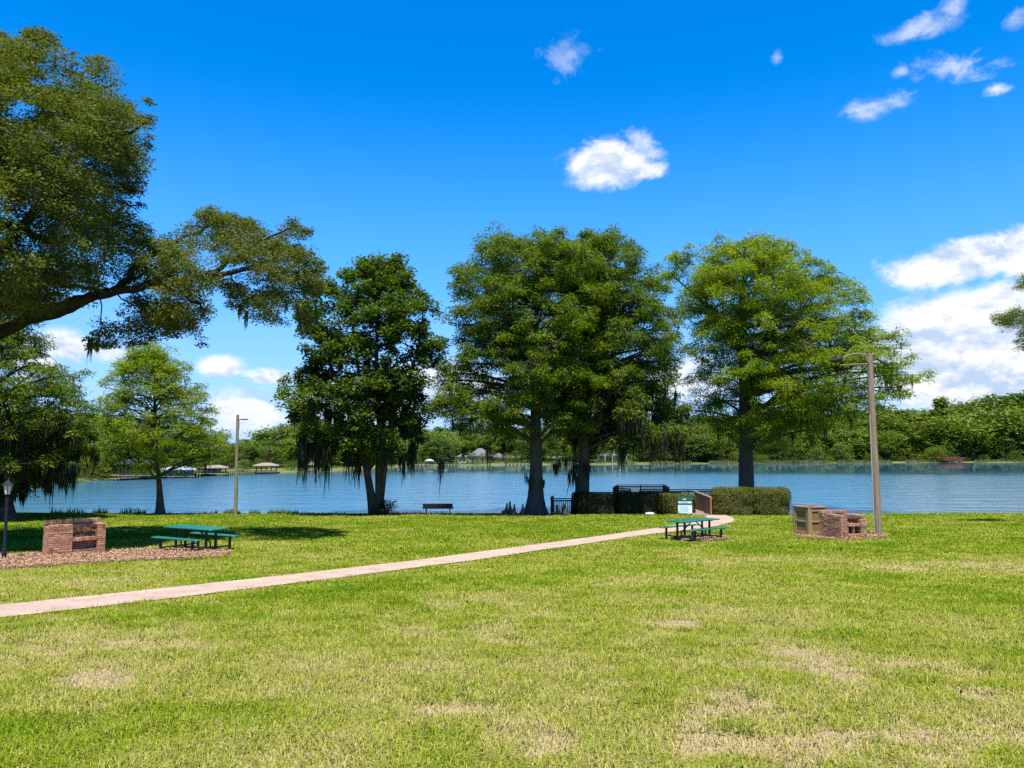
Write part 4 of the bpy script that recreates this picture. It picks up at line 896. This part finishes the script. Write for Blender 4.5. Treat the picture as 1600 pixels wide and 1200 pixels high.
a = G(1346, 845); gr = grill((a.x, a.y + .62, a.z), R(18), .32, .64, .30, 1.08, 'corner seen brick grill with two dark vents beside the tan bin', MT['brick_dark'], .60, hz=.94, seed=40, vents=True)

# litter bin enclosure
a = G(1275, 838.5); bn = empty('litter_bin', (a.x, a.y + .62, a.z - .02), R(20), 'tan boxy litter bin with recessed panels standing behind the right brick grill', 'litter bin'); s = .96; h = 1.20
for sx_ in (-1, 1):
    for sy_ in (-1, 1): fr = MB(); fr.box((sx_ * (s / 2 - .045), sy_ * (s / 2 - .045), h / 2 + .02), (.11, .11, h - .02), bev=.012); fr.box((sx_ * (s / 2 - .07), sy_ * (s / 2 - .07), .01), (.12, .12, .08)); fr.build('corner_post', MT['tan'], bn)
for k in range(4):
    Rm = Matrix.Rotation(k * math.pi / 2, 3, 'Z'); m_ = MB(); m_.box(Rm @ Vector((0, -s / 2 + .05, h / 2 + .03)), (s - .2, .03, h - .22), Rm); pn = m_.build('side_panel', MT['tan_panel'], bn)
    m_ = MB()
    for zc, hh in ((.13, .14), (.62, .075), (h - .09, .13)): m_.box(Rm @ Vector((0, -s / 2 + .024, zc)), (s - .19, .045, hh), Rm, bev=.008)
    for xs_ in (-1, 1): m_.box(Rm @ Vector((xs_ * (s / 2 - .15), -s / 2 + .026, h / 2)), (.09, .036, h - .3), Rm)
    m_.build('panel_frame', MT['tan'], bn)
m_ = MB()
for k in range(4):
    Rm = Matrix.Rotation(k * math.pi / 2, 3, 'Z'); m_.box(Rm @ Vector((.075, -s / 2 + .055, h + .03)), (s - .12, .17, .045), Rm)
m_.build('top_frame', MT['tan'], bn)

# wooden pole with bracket lamp on the right
a = G(1372, 837); pt = P(1359, 553, a.y + .05); pr_ = empty('utility_pole', a, 0, 'tall leaning wooden pole with a bracket arm beside the right brick grill', 'utility pole')
m_ = MB(); tp = pt - a; m_.tube([(0, 0, -.3), tuple(tp * .25 + Vector((.02, 0, 0))), tuple(tp * .5), tuple(tp * .75 - Vector((.015, 0, 0))), tuple(tp)], [.155, .148, .14, .128, .115], 16); m_.build('pole', MT['pole'], pr_, smooth=False)
q = [P(1356, 566, a.y) - a, P(1353, 555, a.y) - a, P(1342, 552.5, a.y) - a, P(1328, 554, a.y) - a, P(1314, 560, a.y) - a]; m_ = MB(); m_.tube(q, [.045, .045, .04, .035, .03], 8); m_.tube([P(1356, 568, a.y) - a, P(1340, 569, a.y) - a, P(1312, 570.5, a.y) - a], [.022] * 3, 6); m_.build('bracket_arm', MT['pole'], pr_)
m_ = MB(); m_.tube([P(1316, 558, a.y) - a, P(1311, 561.5, a.y) - a, P(1302, 563.5, a.y) - a, P(1297, 563, a.y) - a], [.05, .10, .10, .04], 10); m_.build('lamp_head', MT['black_steel'], pr_)
m_ = MB(); o_ = Vector((-.17, -.05, 0)); m_.tube([Vector((0, 0, .0)) + o_, tp * .35 + o_ + Vector((.015, 0, 0)), tp * .66 + o_ + Vector((.03, 0, 0))], [.022] * 3, 6)
for f in (.1, .3, .5): m_.box(tp * f + o_ + Vector((.04, 0, 0)), (.10, .06, .03))
m_.build('conduit', MT['conduit'], pr_)
# lamp pole at the shore on the left
a = G(368, 804); a.y = 52.0; a.x = P(368, 804, 52).x; a.z = ground(a.x, a.y); pt = P(371.5, 648, 52.0); pr_ = empty('lamp_pole', a, 0, 'mossy slim lamp pole with a flat lamp standing at the left water edge', 'lamp pole')
tp = pt - a; m_ = MB(); m_.tube([(0, 0, -.3), tuple(tp * .5), tuple(tp)], [.125, .11, .09], 12); m_.build('pole', MT['pole_green'], pr_)
m_ = MB(); m_.bar(P(372, 655.5, 52) - a, P(377, 655.5, 52) - a, .05, .05); m_.build('bracket_arm', MT['black_steel'], pr_)
m_ = MB(); m_.box(P(382, 655.3, 52) - a, (.46, .22, .07), bev=.03); m_.build('lamp_head', MT['black_steel'], pr_)
m_ = MB(); m_.tube([P(373.5, 656, 52) - a, P(374.6, 662, 51.95) - a, P(373, 672, 51.9) - a], [.012] * 3, 5); m_.build('cable', MT['black_steel'], pr_)
# lantern post at the left edge
a = G(6, 876); lp = empty('lantern_post', a, 0, 'short black lantern post at the left edge of the mulch', 'lantern'); H = 2.28
m_ = MB(); m_.tube([(0, 0, -.1), (0, 0, .35), (0, 0, .36), (0, 0, H - .42), (0, 0, H - .40)], [.062, .062, .045, .042, .06], 12); m_.build('post', MT['black_steel'], lp)
m_ = MB(); m_.tube([(0, 0, H - .36), (0, 0, H - .10)], [.075, .125], 6); gl = m_.build('lantern_glass', MT['glass'], lp)
m_ = MB(); m_.tube([(0, 0, H - .40), (0, 0, H - .36)], [.05, .085], 6); m_.tube([(0, 0, H - .10), (0, 0, H - .08), (0, 0, H + .02), (0, 0, H + .06)], [.16, .16, .05, .015], 6)
for k in range(6):
    t_ = k * math.pi / 3; 
    m_.tube([(math.cos(t_) * .078, math.sin(t_) * .078, H - .37), (math.cos(t_) * .130, math.sin(t_) * .130, H - .09)], [.009, .009], 4)
m_.build('lantern_cage', MT['black_steel'], lp)
# lakeside bench seen from behind
a = G(684, 804); a.y = 51.6; a.x = P(684.5, 804, 51.6).x; a.z = ground(a.x, a.y); bc = empty('bench', a, R(180), 'black park bench facing the lake at the water edge', 'bench')
m_ = MB(); m_.box((0, .27, .62), (1.98, .05, .31), Matrix.Rotation(R(-8), 3, 'X'), bev=.03)
m_.build('backrest', MT['black_steel'], bc)
m_ = MB()
for yv in (-.2, -.08, .04, .16): m_.box((0, yv, .44), (2.0, .10, .035))
m_.build('seat', MT['black_steel'], bc)
for s_ in (-1, 1):
    m_ = MB(); m_.box((s_ * .78, 0, .21), (.07, .07, .45)); m_.box((s_ * .78, 0, .40), (.06, .46, .05)); m_.box((s_ * .78, 0, .01), (.16, .36, .03)); m_.bar((s_ * .78, .2, .40), (s_ * .78, .29, .70), .06, .04); m_.build('leg', MT['black_steel'], bc)
    m_ = MB(); m_.bar((s_ * 1.02, .26, .46), (s_ * 1.02, -.22, .46), .05, .03); m_.build('armrest', MT['black_steel'], bc)

# cypress knees
kn = [(787, 802, .34), (789.5, 801, .85), (796, 802, 1.0), (799, 801, .92), (803, 802, .80), (806, 801, .30), (814, 802, .28), (816.5, 801, .82), (871, 801, .72), (880, 801, .90), (883, 802, .86), (888, 802, .35)]
for (x_, y_, h_) in kn:
    Yk = 50.8 + rng.random() * .7; X_ = P(x_, y_, Yk).x; m_ = MB(); l_ = rng.normal() * .05; h_ *= .95
    m_.tube([(0, 0, -.15), (0, 0, h_ * .25), (l_, 0, h_ * .6), (l_ * 1.5, .02, h_ * .9), (l_ * 1.6, .02, h_)], [.20, .145, .085, .055, .02], 9, .12)
    near_rail = x_ > 850
    tag(m_.build('cypress_knee', MT['bark'], smooth=True, loc=(X_, Yk, ground(X_, Yk))), 'dark pointed cypress knee before the boardwalk railing' if near_rail else 'dark pointed cypress knee left of the flared cypress trunk', 'cypress knee', 'cypress knees before the railing' if near_rail else 'cypress knees left of the cypress')

# hedges
def hedge(px0, px1, top, Yc, dep, mt, label, n=9000, leaf=(.10, .055)):
    x0, x1 = P(px0, 790, Yc).x, P(px1, 790, Yc).x; z0 = ground((x0 + x1) / 2, Yc) - .1; zt = P(px0, top, Yc - dep / 2).z; Wd_ = x1 - x0; H_ = zt - z0
    root = empty('hedge', ((x0 + x1) / 2, Yc, z0), 0, label, 'hedge'); g = np.random.default_rng(int(px0))
    c = MB(); c.box((0, 0, H_ * .46), (Wd_ - .35, dep - .35, H_ * .84), bev=.15)
    for i in range(int(Wd_ * 3)): c.tube([(g.uniform(-Wd_ / 2 + .2, Wd_ / 2 - .2), g.uniform(-dep / 2 + .15, dep / 2 - .15), 0), (g.uniform(-Wd_ / 2 + .2, Wd_ / 2 - .2) * .98, g.uniform(-dep / 2, dep / 2) * .7, H_ * .8)], [.03, .015], 5)
    c.build('stems', MT['wood_dark'], root)
    # leaves near the surface of a rounded box
    d = g.uniform(-1, 1, (n * 3, 3)); mxx = np.max(np.abs(d), axis=1); d = d[mxx > .55]; d = d / (np.abs(d) ** 5).sum(1, keepdims=True) ** (1 / 5) * (1 - .22 * g.random((len(d), 1)) ** 2); d = d[:n]
    k = len(d); C = np.c_[d[:, 0] * Wd_ / 2, d[:, 1] * dep / 2, H_ * .5 + d[:, 2] * H_ * .5]; bump_ = (fbm(C[:, 0] * 1.4 + C[:, 1], C[:, 2] * 1.5 + 7, 9, 4) - .5) * .55; C += d * bump_[:, None]
    nrm = unit(d ** 5 + g.normal(size=(k, 3)) * .45 + np.array([0, 0, .25])); A = unit(np.cross(nrm, g.normal(size=(k, 3)))); S = np.cross(nrm, A)
    quads(C, A, S, leaf[0] * (.7 + .7 * g.random(k)), leaf[1] * (.7 + .6 * g.random(k)), 'foliage', MT[mt], root, {'tone': g.random(k), 'clump': g.random(k)})
hedge(1113, 1178, 763.5, 51.9, 1.6, 'hedge', 'left half of the clipped olive green hedge, beside the boardwalk ramp post', 24000, (.07, .04))
hedge(1176, 1233, 763.5, 51.8, 1.5, 'hedge', 'right half of the clipped olive green hedge, nearest the tan bin', 20000, (.07, .04))
hedge(896, 964, 771.5, 53.0, 1.3, 'hedge_shade', 'dark shaded hedge in front of the second cypress trunk', 24000, (.07, .04))
hedge(964, 1030, 771, 53.0, 1.3, 'hedge_shade', 'dark shaded hedge in front of the boardwalk platform', 24000, (.07, .04))
hedge(1030, 1087, 773, 52.8, 1.2, 'hedge', 'part shaded hedge behind the green and white sign', 18000, (.07, .04))

# park sign
a = G(1070, 802); Ysn = 50.9; a = Vector((P(1070.5, 802, Ysn).x, Ysn, 0)); a.z = ground(a.x, a.y); sg = empty('park_sign', a, R(-4), 'green and white park rules sign standing before the hedge by the ramp', 'sign')
k = 1 / 23.6 
m_ = MB(); m_.box((0, 0, .68), (.95, .05, 1.02)); m_.build('board', MT['sign_green'], sg)
m_ = MB(); m_.box((.0, -.03, .42), (.90, .012, .53)); ps = m_.build('rules_panel', MT['sign_white'], sg)
m_ = MB(); m_.box((0, -.03, .86), (.86, .012, .10)); m_.build('title_band', MT['sign_white'], sg)
m_ = MB()
for i in range(9): m_.box((-.02 - .03 * (i % 3), -.0385, .63 - i * .05), (.70 - .07 * (i % 4), .004, .014))
m_.build('text_lines', MT['ink'], sg)
m_ = MB(); m_.box((-.04, -.0385, .86), (.5, .004, .03)); m_.build('title_text', MT['ink'], sg)
m_ = MB(); m_.box((-.08, -.03, 1.06), (.09, .012, .10)); m_.box((.04, -.03, 1.07), (.10, .012, .07)); m_.build('emblem', MT['white'], sg)
for s_ in (-1, 1):
    m_ = MB(); m_.box((s_ * .40, .04, .35), (.07, .07, .80)); m_.build('post', MT['wood_dark'], sg)
a = Vector((P(1059.5, 800, 50.6).x, 50.6, 0)); a.z = ground(a.x, a.y); m_ = MB(); m_.box((0, 0, .10), (.10, .10, .36), bev=.015); m_.box((0, 0, .29), (.13, .13, .03)); tag(m_.build('marker_post', MT['pole'], loc=a), 'short pale marker post left of the park sign', 'post')
a = Vector((P(1015, 803, 50.9).x, 50.9, 0)); a.z = ground(a.x, a.y); m_ = MB(); m_.box((0, 0, .12), (.56, .30, .12), bev=.03); m_.box((.05, 0, .19), (.40, .22, .03)); tag(m_.build('white_slab', MT['white'], loc=a), 'small white slab lying on the grass at the foot of the dark hedge', 'slab')  # unidentified low white thing, built as a plain slab

# boardwalk
bo = empty('boardwalk', (P(1000, 790, 58).x, 58, LAKE_Z), 0, 'dark timber boardwalk with railings reaching over the water behind the hedges', 'boardwalk'); B0 = Vector(bo.location)
DZ = -2.62
def W(px, Y, z=DZ): return Vector((P(px, 780, Y).x, Y, z)) - B0
def deckrun(a, b, wd):
    m_ = MB(); d = (b - a); L_ = d.length; x = d.normalized(); y = Vector((-x.y, x.x, 0)).normalized(); n_ = int(L_ / .15)
    for i in range(n_): m_.bar(a + d * ((i + .5) / n_) - y * wd / 2, a + d * ((i + .5) / n_) + y * wd / 2, L_ / n_ - .012, .04)
    m_.bar(a - y * (wd / 2 - .1) - Vector((0, 0, .14)), b - y * (wd / 2 - .1) - Vector((0, 0, .14)), .05, .22); m_.bar(a + y * (wd / 2 - .1) - Vector((0, 0, .14)), b + y * (wd / 2 - .1) - Vector((0, 0, .14)), .05, .22)
    for i in range(max(2, int(L_ / 2.5))):
        for s_ in (-1, 1):
            p = a + d * (i / max(1, int(L_ / 2.5) - 1)) + y * s_ * (wd / 2 - .12); m_.tube([(p.x, p.y, p.z - .1), (p.x, p.y, p.z - 2.6)], [.09, .09], 7)
    m_.build('deck', MT['deck'], bo)
def railrun(a, b, h=1.08, solid=False, mt='wood_dark', gap=.125, cap_=True):
    m_ = MB(); d = b - a; L_ = d.length; up = Vector((0, 0, 1)); n_ = max(1, round(L_ / 2.0))
    rl = m_.bar(a + up * h + up * .015, b + up * h + up * .02, .18, .07).build('handrail', MT[mt], bo)
    for i in range(n_ + 1): p = a + d * i / n_; m_ = MB(); m_.box(p + up * (h / 2 - .02), (.10, .10, h), Matrix.Rotation(math.atan2(d.y, d.x), 3, 'Z')); m_.build('post', MT[mt], rl)
    for zz in (h - .12, .1): m_ = MB(); m_.bar(a + up * zz, b + up * zz, .045, .09); m_.build('rail', MT[mt], rl)
    m_ = MB(); nb_ = int(L_ / gap)
    for i in range(nb_): p = a + d * ((i + .5) / nb_); m_.box(p + up * (h * .5), (gap * .96 if solid else .06, .03, h - .22), Matrix.Rotation(math.atan2(d.y, d.x), 3, 'Z'))
    m_.build('balusters', MT[mt], rl)
en = Vector((P(1111, 800, 51.0).x, 51.0, ground(P(1111, 800, 51.0).x, 51.0))) - B0; e2 = W(1086, 56.0, DZ)
lf = en + Vector((-1.45, .1, .0)); l2 = e2 + Vector((-1.7, .1, 0))
deckrun((en + lf) / 2 + Vector((0, .2, .0)), (e2 + l2) / 2, 1.35)
railrun(en, e2, 1.16, True, 'wood_brown'); 
railrun(lf + Vector((0, 1.2, .1)), l2, 1.1, False)
deckrun(W(1112, 57.2), W(900, 57.2), 1.9); railrun(W(1113, 58.2, -2.52), W(1000, 58.2, -2.52)); railrun(W(1064, 56.3), W(900, 56.3))
deckrun(W(960, 62.5), W(1044, 62.5), 6.5)
railrun(W(959, 61.0, -2.52), W(966, 66.0, -2.52)); railrun(W(966, 66.0, -2.52), W(1037, 66.0, -2.52)); railrun(W(1037, 66.0, -2.52), W(1045, 61, -2.52)); railrun(W(959, 61.0, -2.52), W(985, 59.6, -2.55))
deckrun(W(862, 54.6, -2.95), W(910, 54.6, -2.95), 2.2); railrun(W(861.5, 53.5, -2.92), W(935, 53.5, -2.92), 1.12); railrun(W(861.5, 53.5, -2.92), W(864, 56.0, -2.92), 1.12)

# reeds at the near water edge
def reeds(pxa, pxb, n, hmin, hmax, mt, label, Yr=(53.2, 54.6), name='reeds'):
    x_ = rng.uniform(pxa, pxb, n); y_ = rng.uniform(*Yr, n); X_ = (x_ - 800) / F * y_; d = fbm(x_ * .06, x_ * 0 + 1, 81, 3); k = d > .42; X_, y_, d = X_[k], y_[k], d[k]; n = len(X_)
    C = np.c_[X_, y_, gz(X_, y_) - .05]; A = unit(np.c_[rng.normal(size=(n, 2)) * .22, np.ones(n)]); S = unit(np.c_[np.ones(n), rng.normal(size=(n, 1)) * .5, np.zeros(n)])
    tag(quads(C, A, S, (hmin + (hmax - hmin) * rng.random(n)) * (.35 + .5 * d + .35 * rng.random(n) ** 3), .02 + .03 * rng.random(n), name, MT[mt], attrs={'tone': rng.random(n), 'clump': rng.random(n)}, mid=.3), label, 'reeds', kind='stuff')
reeds(340, 470, 1100, .22, .55, 'reed', 'dry brownish reeds at the water edge right of the lamp pole', (52.6, 53.8))
reeds(85, 235, 420, .3, .8, 'reed_dark', 'dark green reeds at the water edge behind the left grill')
reeds(445, 700, 600, .15, .4, 'reed_dark', 'low green reeds at the water edge by the bench')
reeds(240, 375, 250, .15, .4, 'reed_dark', 'thin green reeds between the young cypress and the lamp pole')

# ------------------------------------------------------------------ buildings and docks on the far shore
def hiproof(mb, w_, d_, z, h, over=.4, ridge=.4):
    a, b = w_ / 2 + over, d_ / 2 + over; r = w_ * ridge / 2
    mb.add([(-a, -b, z), (a, -b, z), (a, b, z), (-a, b, z), (-r, 0, z + h), (r, 0, z + h), (-a, -b, z - .12), (a, -b, z - .12), (a, b, z - .12), (-a, b, z - .12)],
           [(0, 1, 5, 4), (1, 2, 5), (2, 3, 4, 5), (3, 0, 4), (6, 7, 1, 0), (7, 8, 2, 1), (8, 9, 3, 2), (9, 6, 0, 3), (9, 8, 7, 6)], .5)
def far_frame(px, back): q = shore(px, back); return q, math.atan2(-q[0], q[1]), float(np.hypot(*q)) / F
def boathouse(px0, px1, ytop, ydeck, label, roofmt, wallmt=None, back=-3.5, depth=7.0, boat=False, roofh=.30):
    pc = (px0 + px1) / 2; q, rz, mpp = far_frame(pc, back); wv = (px1 - px0) * mpp; zt = P(pc, ytop, q[1]).z; zd = max(P(pc, ydeck, q[1]).z, LAKE_Z + .35)
    root = empty('boathouse', (q[0], q[1], LAKE_Z), rz, label, 'boathouse'); dz = zd - LAKE_Z; H_ = zt - LAKE_Z; rh = (H_ - dz) * roofh; we = H_ - rh
    m_ = MB(); m_.box((0, 0, dz - .07), (wv, depth, .14)); m_.build('deck', MT['deck'], root)
    m_ = MB(); hiproof(m_, wv - .3, depth - .5, we, rh); m_.build('roof', MT[roofmt], root)
    for i in range(5):
        for s_ in (-1, 1): m_ = MB(); m_.box(((i / 4 - .5) * (wv - .5), s_ * (depth / 2 - .3), (we - .1 - 1.4) / 2), (.14, .14, we - .1 + 1.4)); m_.build('post', MT['wood_dark'], root)
    if wallmt:
        m_ = MB(); m_.box((0, 0, (dz + we) / 2 - .06), (wv * .84, depth * .8, we - dz - .14)); m_.build('wall', MT[wallmt], root)
        m_ = MB(); m_.box((wv * .22, -depth * .4 - .02, dz + (we - dz) * .5), (wv * .14, .05, (we - dz) * .8)); m_.build('door', MT['pane'], root)
    if boat:
        bt_ = empty('boat', (q[0], q[1], LAKE_Z), rz, 'white motor boat sheltered under the middle open boathouse', 'boat'); m_ = MB(); pts = []
        m_.tube([(-wv * .32, -1, dz + .35), (-wv * .2, -1, dz + .3), (wv * .15, -1, dz + .32), (wv * .30, -1, dz + .5)], [.28, .42, .40, .06], 10); m_.build('hull', MT['white'], bt_)
        m_ = MB(); m_.box((0, -1, dz + .78), (wv * .16, .6, .3), bev=.08); m_.build('windscreen', MT['pane'], bt_)
    return root
def pier(px0, px1, ydeck, label, back=-2.5, posts=9, wd=1.6, mt='deck', rail=False, name='pier'):
    pc = (px0 + px1) / 2; q, rz, mpp = far_frame(pc, back); L_ = (px1 - px0) * mpp; zd = max(P(pc, ydeck, q[1]).z - LAKE_Z, .35)
    a = shore(px0, back); b = shore(px1, back); rz = math.atan2(b[1] - a[1], b[0] - a[0]); L_ = float(np.hypot(*(b - a)))
    root = empty(name, ((a[0] + b[0]) / 2, (a[1] + b[1]) / 2, LAKE_Z), rz, label, 'pier'); m_ = MB()
    for i in range(int(L_ / .3)): m_.box(((i + .5) * .3 - L_ / 2, 0, zd - .05), (.28, wd, .1))
    m_.build('deck', MT[mt], root)
    for i in range(posts):
        for s_ in (-1, 1): m_ = MB(); m_.tube([((i / (posts - 1) - .5) * (L_ - .3), s_ * wd * .42, -1.2), ((i / (posts - 1) - .5) * (L_ - .3), s_ * wd * .42, zd + (.25 if not rail else 1.1))], [.11, .10], 6); m_.build('post', MT['wood_dark' if mt == 'deck' else mt], root)
    if rail:
        for s_ in (-1, 1):
            for zz in (.45, .75, 1.1): m_ = MB(); m_.box((0, s_ * wd * .42, zd + zz), (L_, .07, .16)); m_.build('rail', MT[mt], root)
    return root
boathouse(258, 300, 728.5, 743, 'blue walled boathouse with a pale roof on the far left shore', 'roof_pale', 'blue_wall', back=-2)
boathouse(318, 352, 726.5, 738.5, 'middle open boathouse with a tan hipped roof left of the lamp pole', 'roof_tan', None, boat=True, back=-2)
boathouse(400, 432, 723, 736, 'open boathouse with a tan hipped roof right of the lamp pole', 'roof_tan', None, back=-2)
boathouse(190, 233, 717, 741, 'open boathouse with a dark grey roof behind the young cypress', 'roof_dark', None, back=0, roofh=.28)
boathouse(665, 677, 717, 727, 'tiny open boat shelter with a pale roof on the middle far shore', 'roof_pale', None, back=-2, depth=5)
boathouse(480, 496, 722, 735, 'small open boat shelter far behind the hanging moss of the split trunk tree', 'roof_grey', None, back=-2, depth=5)
pier(176, 258, 745.5, 'long low pier on posts before the dark roofed boathouse', posts=16)
pier(300, 320, 740, 'short pier between the blue boathouse and the open one', posts=5)
pier(352, 399, 737.5, 'low pier joining the two tan roofed boathouses', posts=9)
pier(628, 662, 726, 'low pier left of the tiny boat shelter', posts=7); pier(690, 716, 725, 'low pier right of the tiny boat shelter', posts=6); pier(790, 826, 724.5, 'low pier left of the flared cypress trunk', posts=7)
pier(1471, 1503, 719.5, 'red timber dock with railings at the far right wood', posts=7, wd=4.0, mt='red_wood', rail=True, back=-4)
def house(px0, px1, yroof, yeave, ybase, label, wallmt, roofmt, back=22, depth=9, wins=4, chimney=False, porch=False):
    pc = (px0 + px1) / 2; q, rz, mpp = far_frame(pc, back); mpp = q[1] / F; wv = (px1 - px0) * mpp; zb = bank_z(back); zr = P(pc, yroof, q[1]).z - zb; ze = P(pc, yeave, q[1]).z - zb
    root = empty('house', (q[0], q[1], zb), rz, label, 'house'); m_ = MB(); m_.box((0, 0, ze / 2 - .5), (wv, depth, ze + 1)); m_.build('wall', MT[wallmt], root)
    m_ = MB(); hiproof(m_, wv, depth, ze + .14, zr - ze, .5, .15); rf = m_.build('roof', MT[roofmt], root)
    for i in range(wins):
        x_ = ((i + .5) / wins - .5) * wv * .9; f_ = MB(); f_.box((x_, -depth / 2 - .03, ze * .5), (wv / wins * .62, .06, ze * .62)); fo = f_.build('window', MT['white'], root)
        f_ = MB(); f_.box((x_, -depth / 2 - .065, ze * .5), (wv / wins * .50, .03, ze * .52)); f_.build('pane', MT['pane'], fo)
    if porch:
        m_ = MB()
        for i in range(5): m_.box(((i / 4 - .5) * wv * .94, -depth / 2 - 1.8, ze / 2), (.3, .3, ze))
        m_.box((0, -depth / 2 - 1.0, ze + .05), (wv, 1.96, .2)); m_.build('porch', MT['white'], root)
    return root
house(733, 768, 701, 713, 726, 'tan house with a pointed grey roof on the middle far shore', 'cream_wall', 'roof_grey', back=16)
house(716, 728, 709, 714, 726, 'small white house left of the pointed grey roof', 'white', 'roof_grey', back=18, wins=2)
house(768, 790, 709, 715, 726, 'low grey roofed wing right of the tan pointed house', 'cream_wall', 'roof_grey', back=18, wins=3)
house(934, 980, 706, 711, 724, 'white columned house among trees across the lake', 'white', 'roof_grey', back=20, wins=5, porch=True)
house(184, 206, 706, 720, 738, 'tan house partly hidden behind the young cypress', 'cream_wall', 'roof_tan', back=24, wins=3)
house(60, 100, 712, 724, 748, 'dim grey roofed house behind hanging moss on the far left shore', 'cream_wall', 'roof_dark', back=16, wins=4)
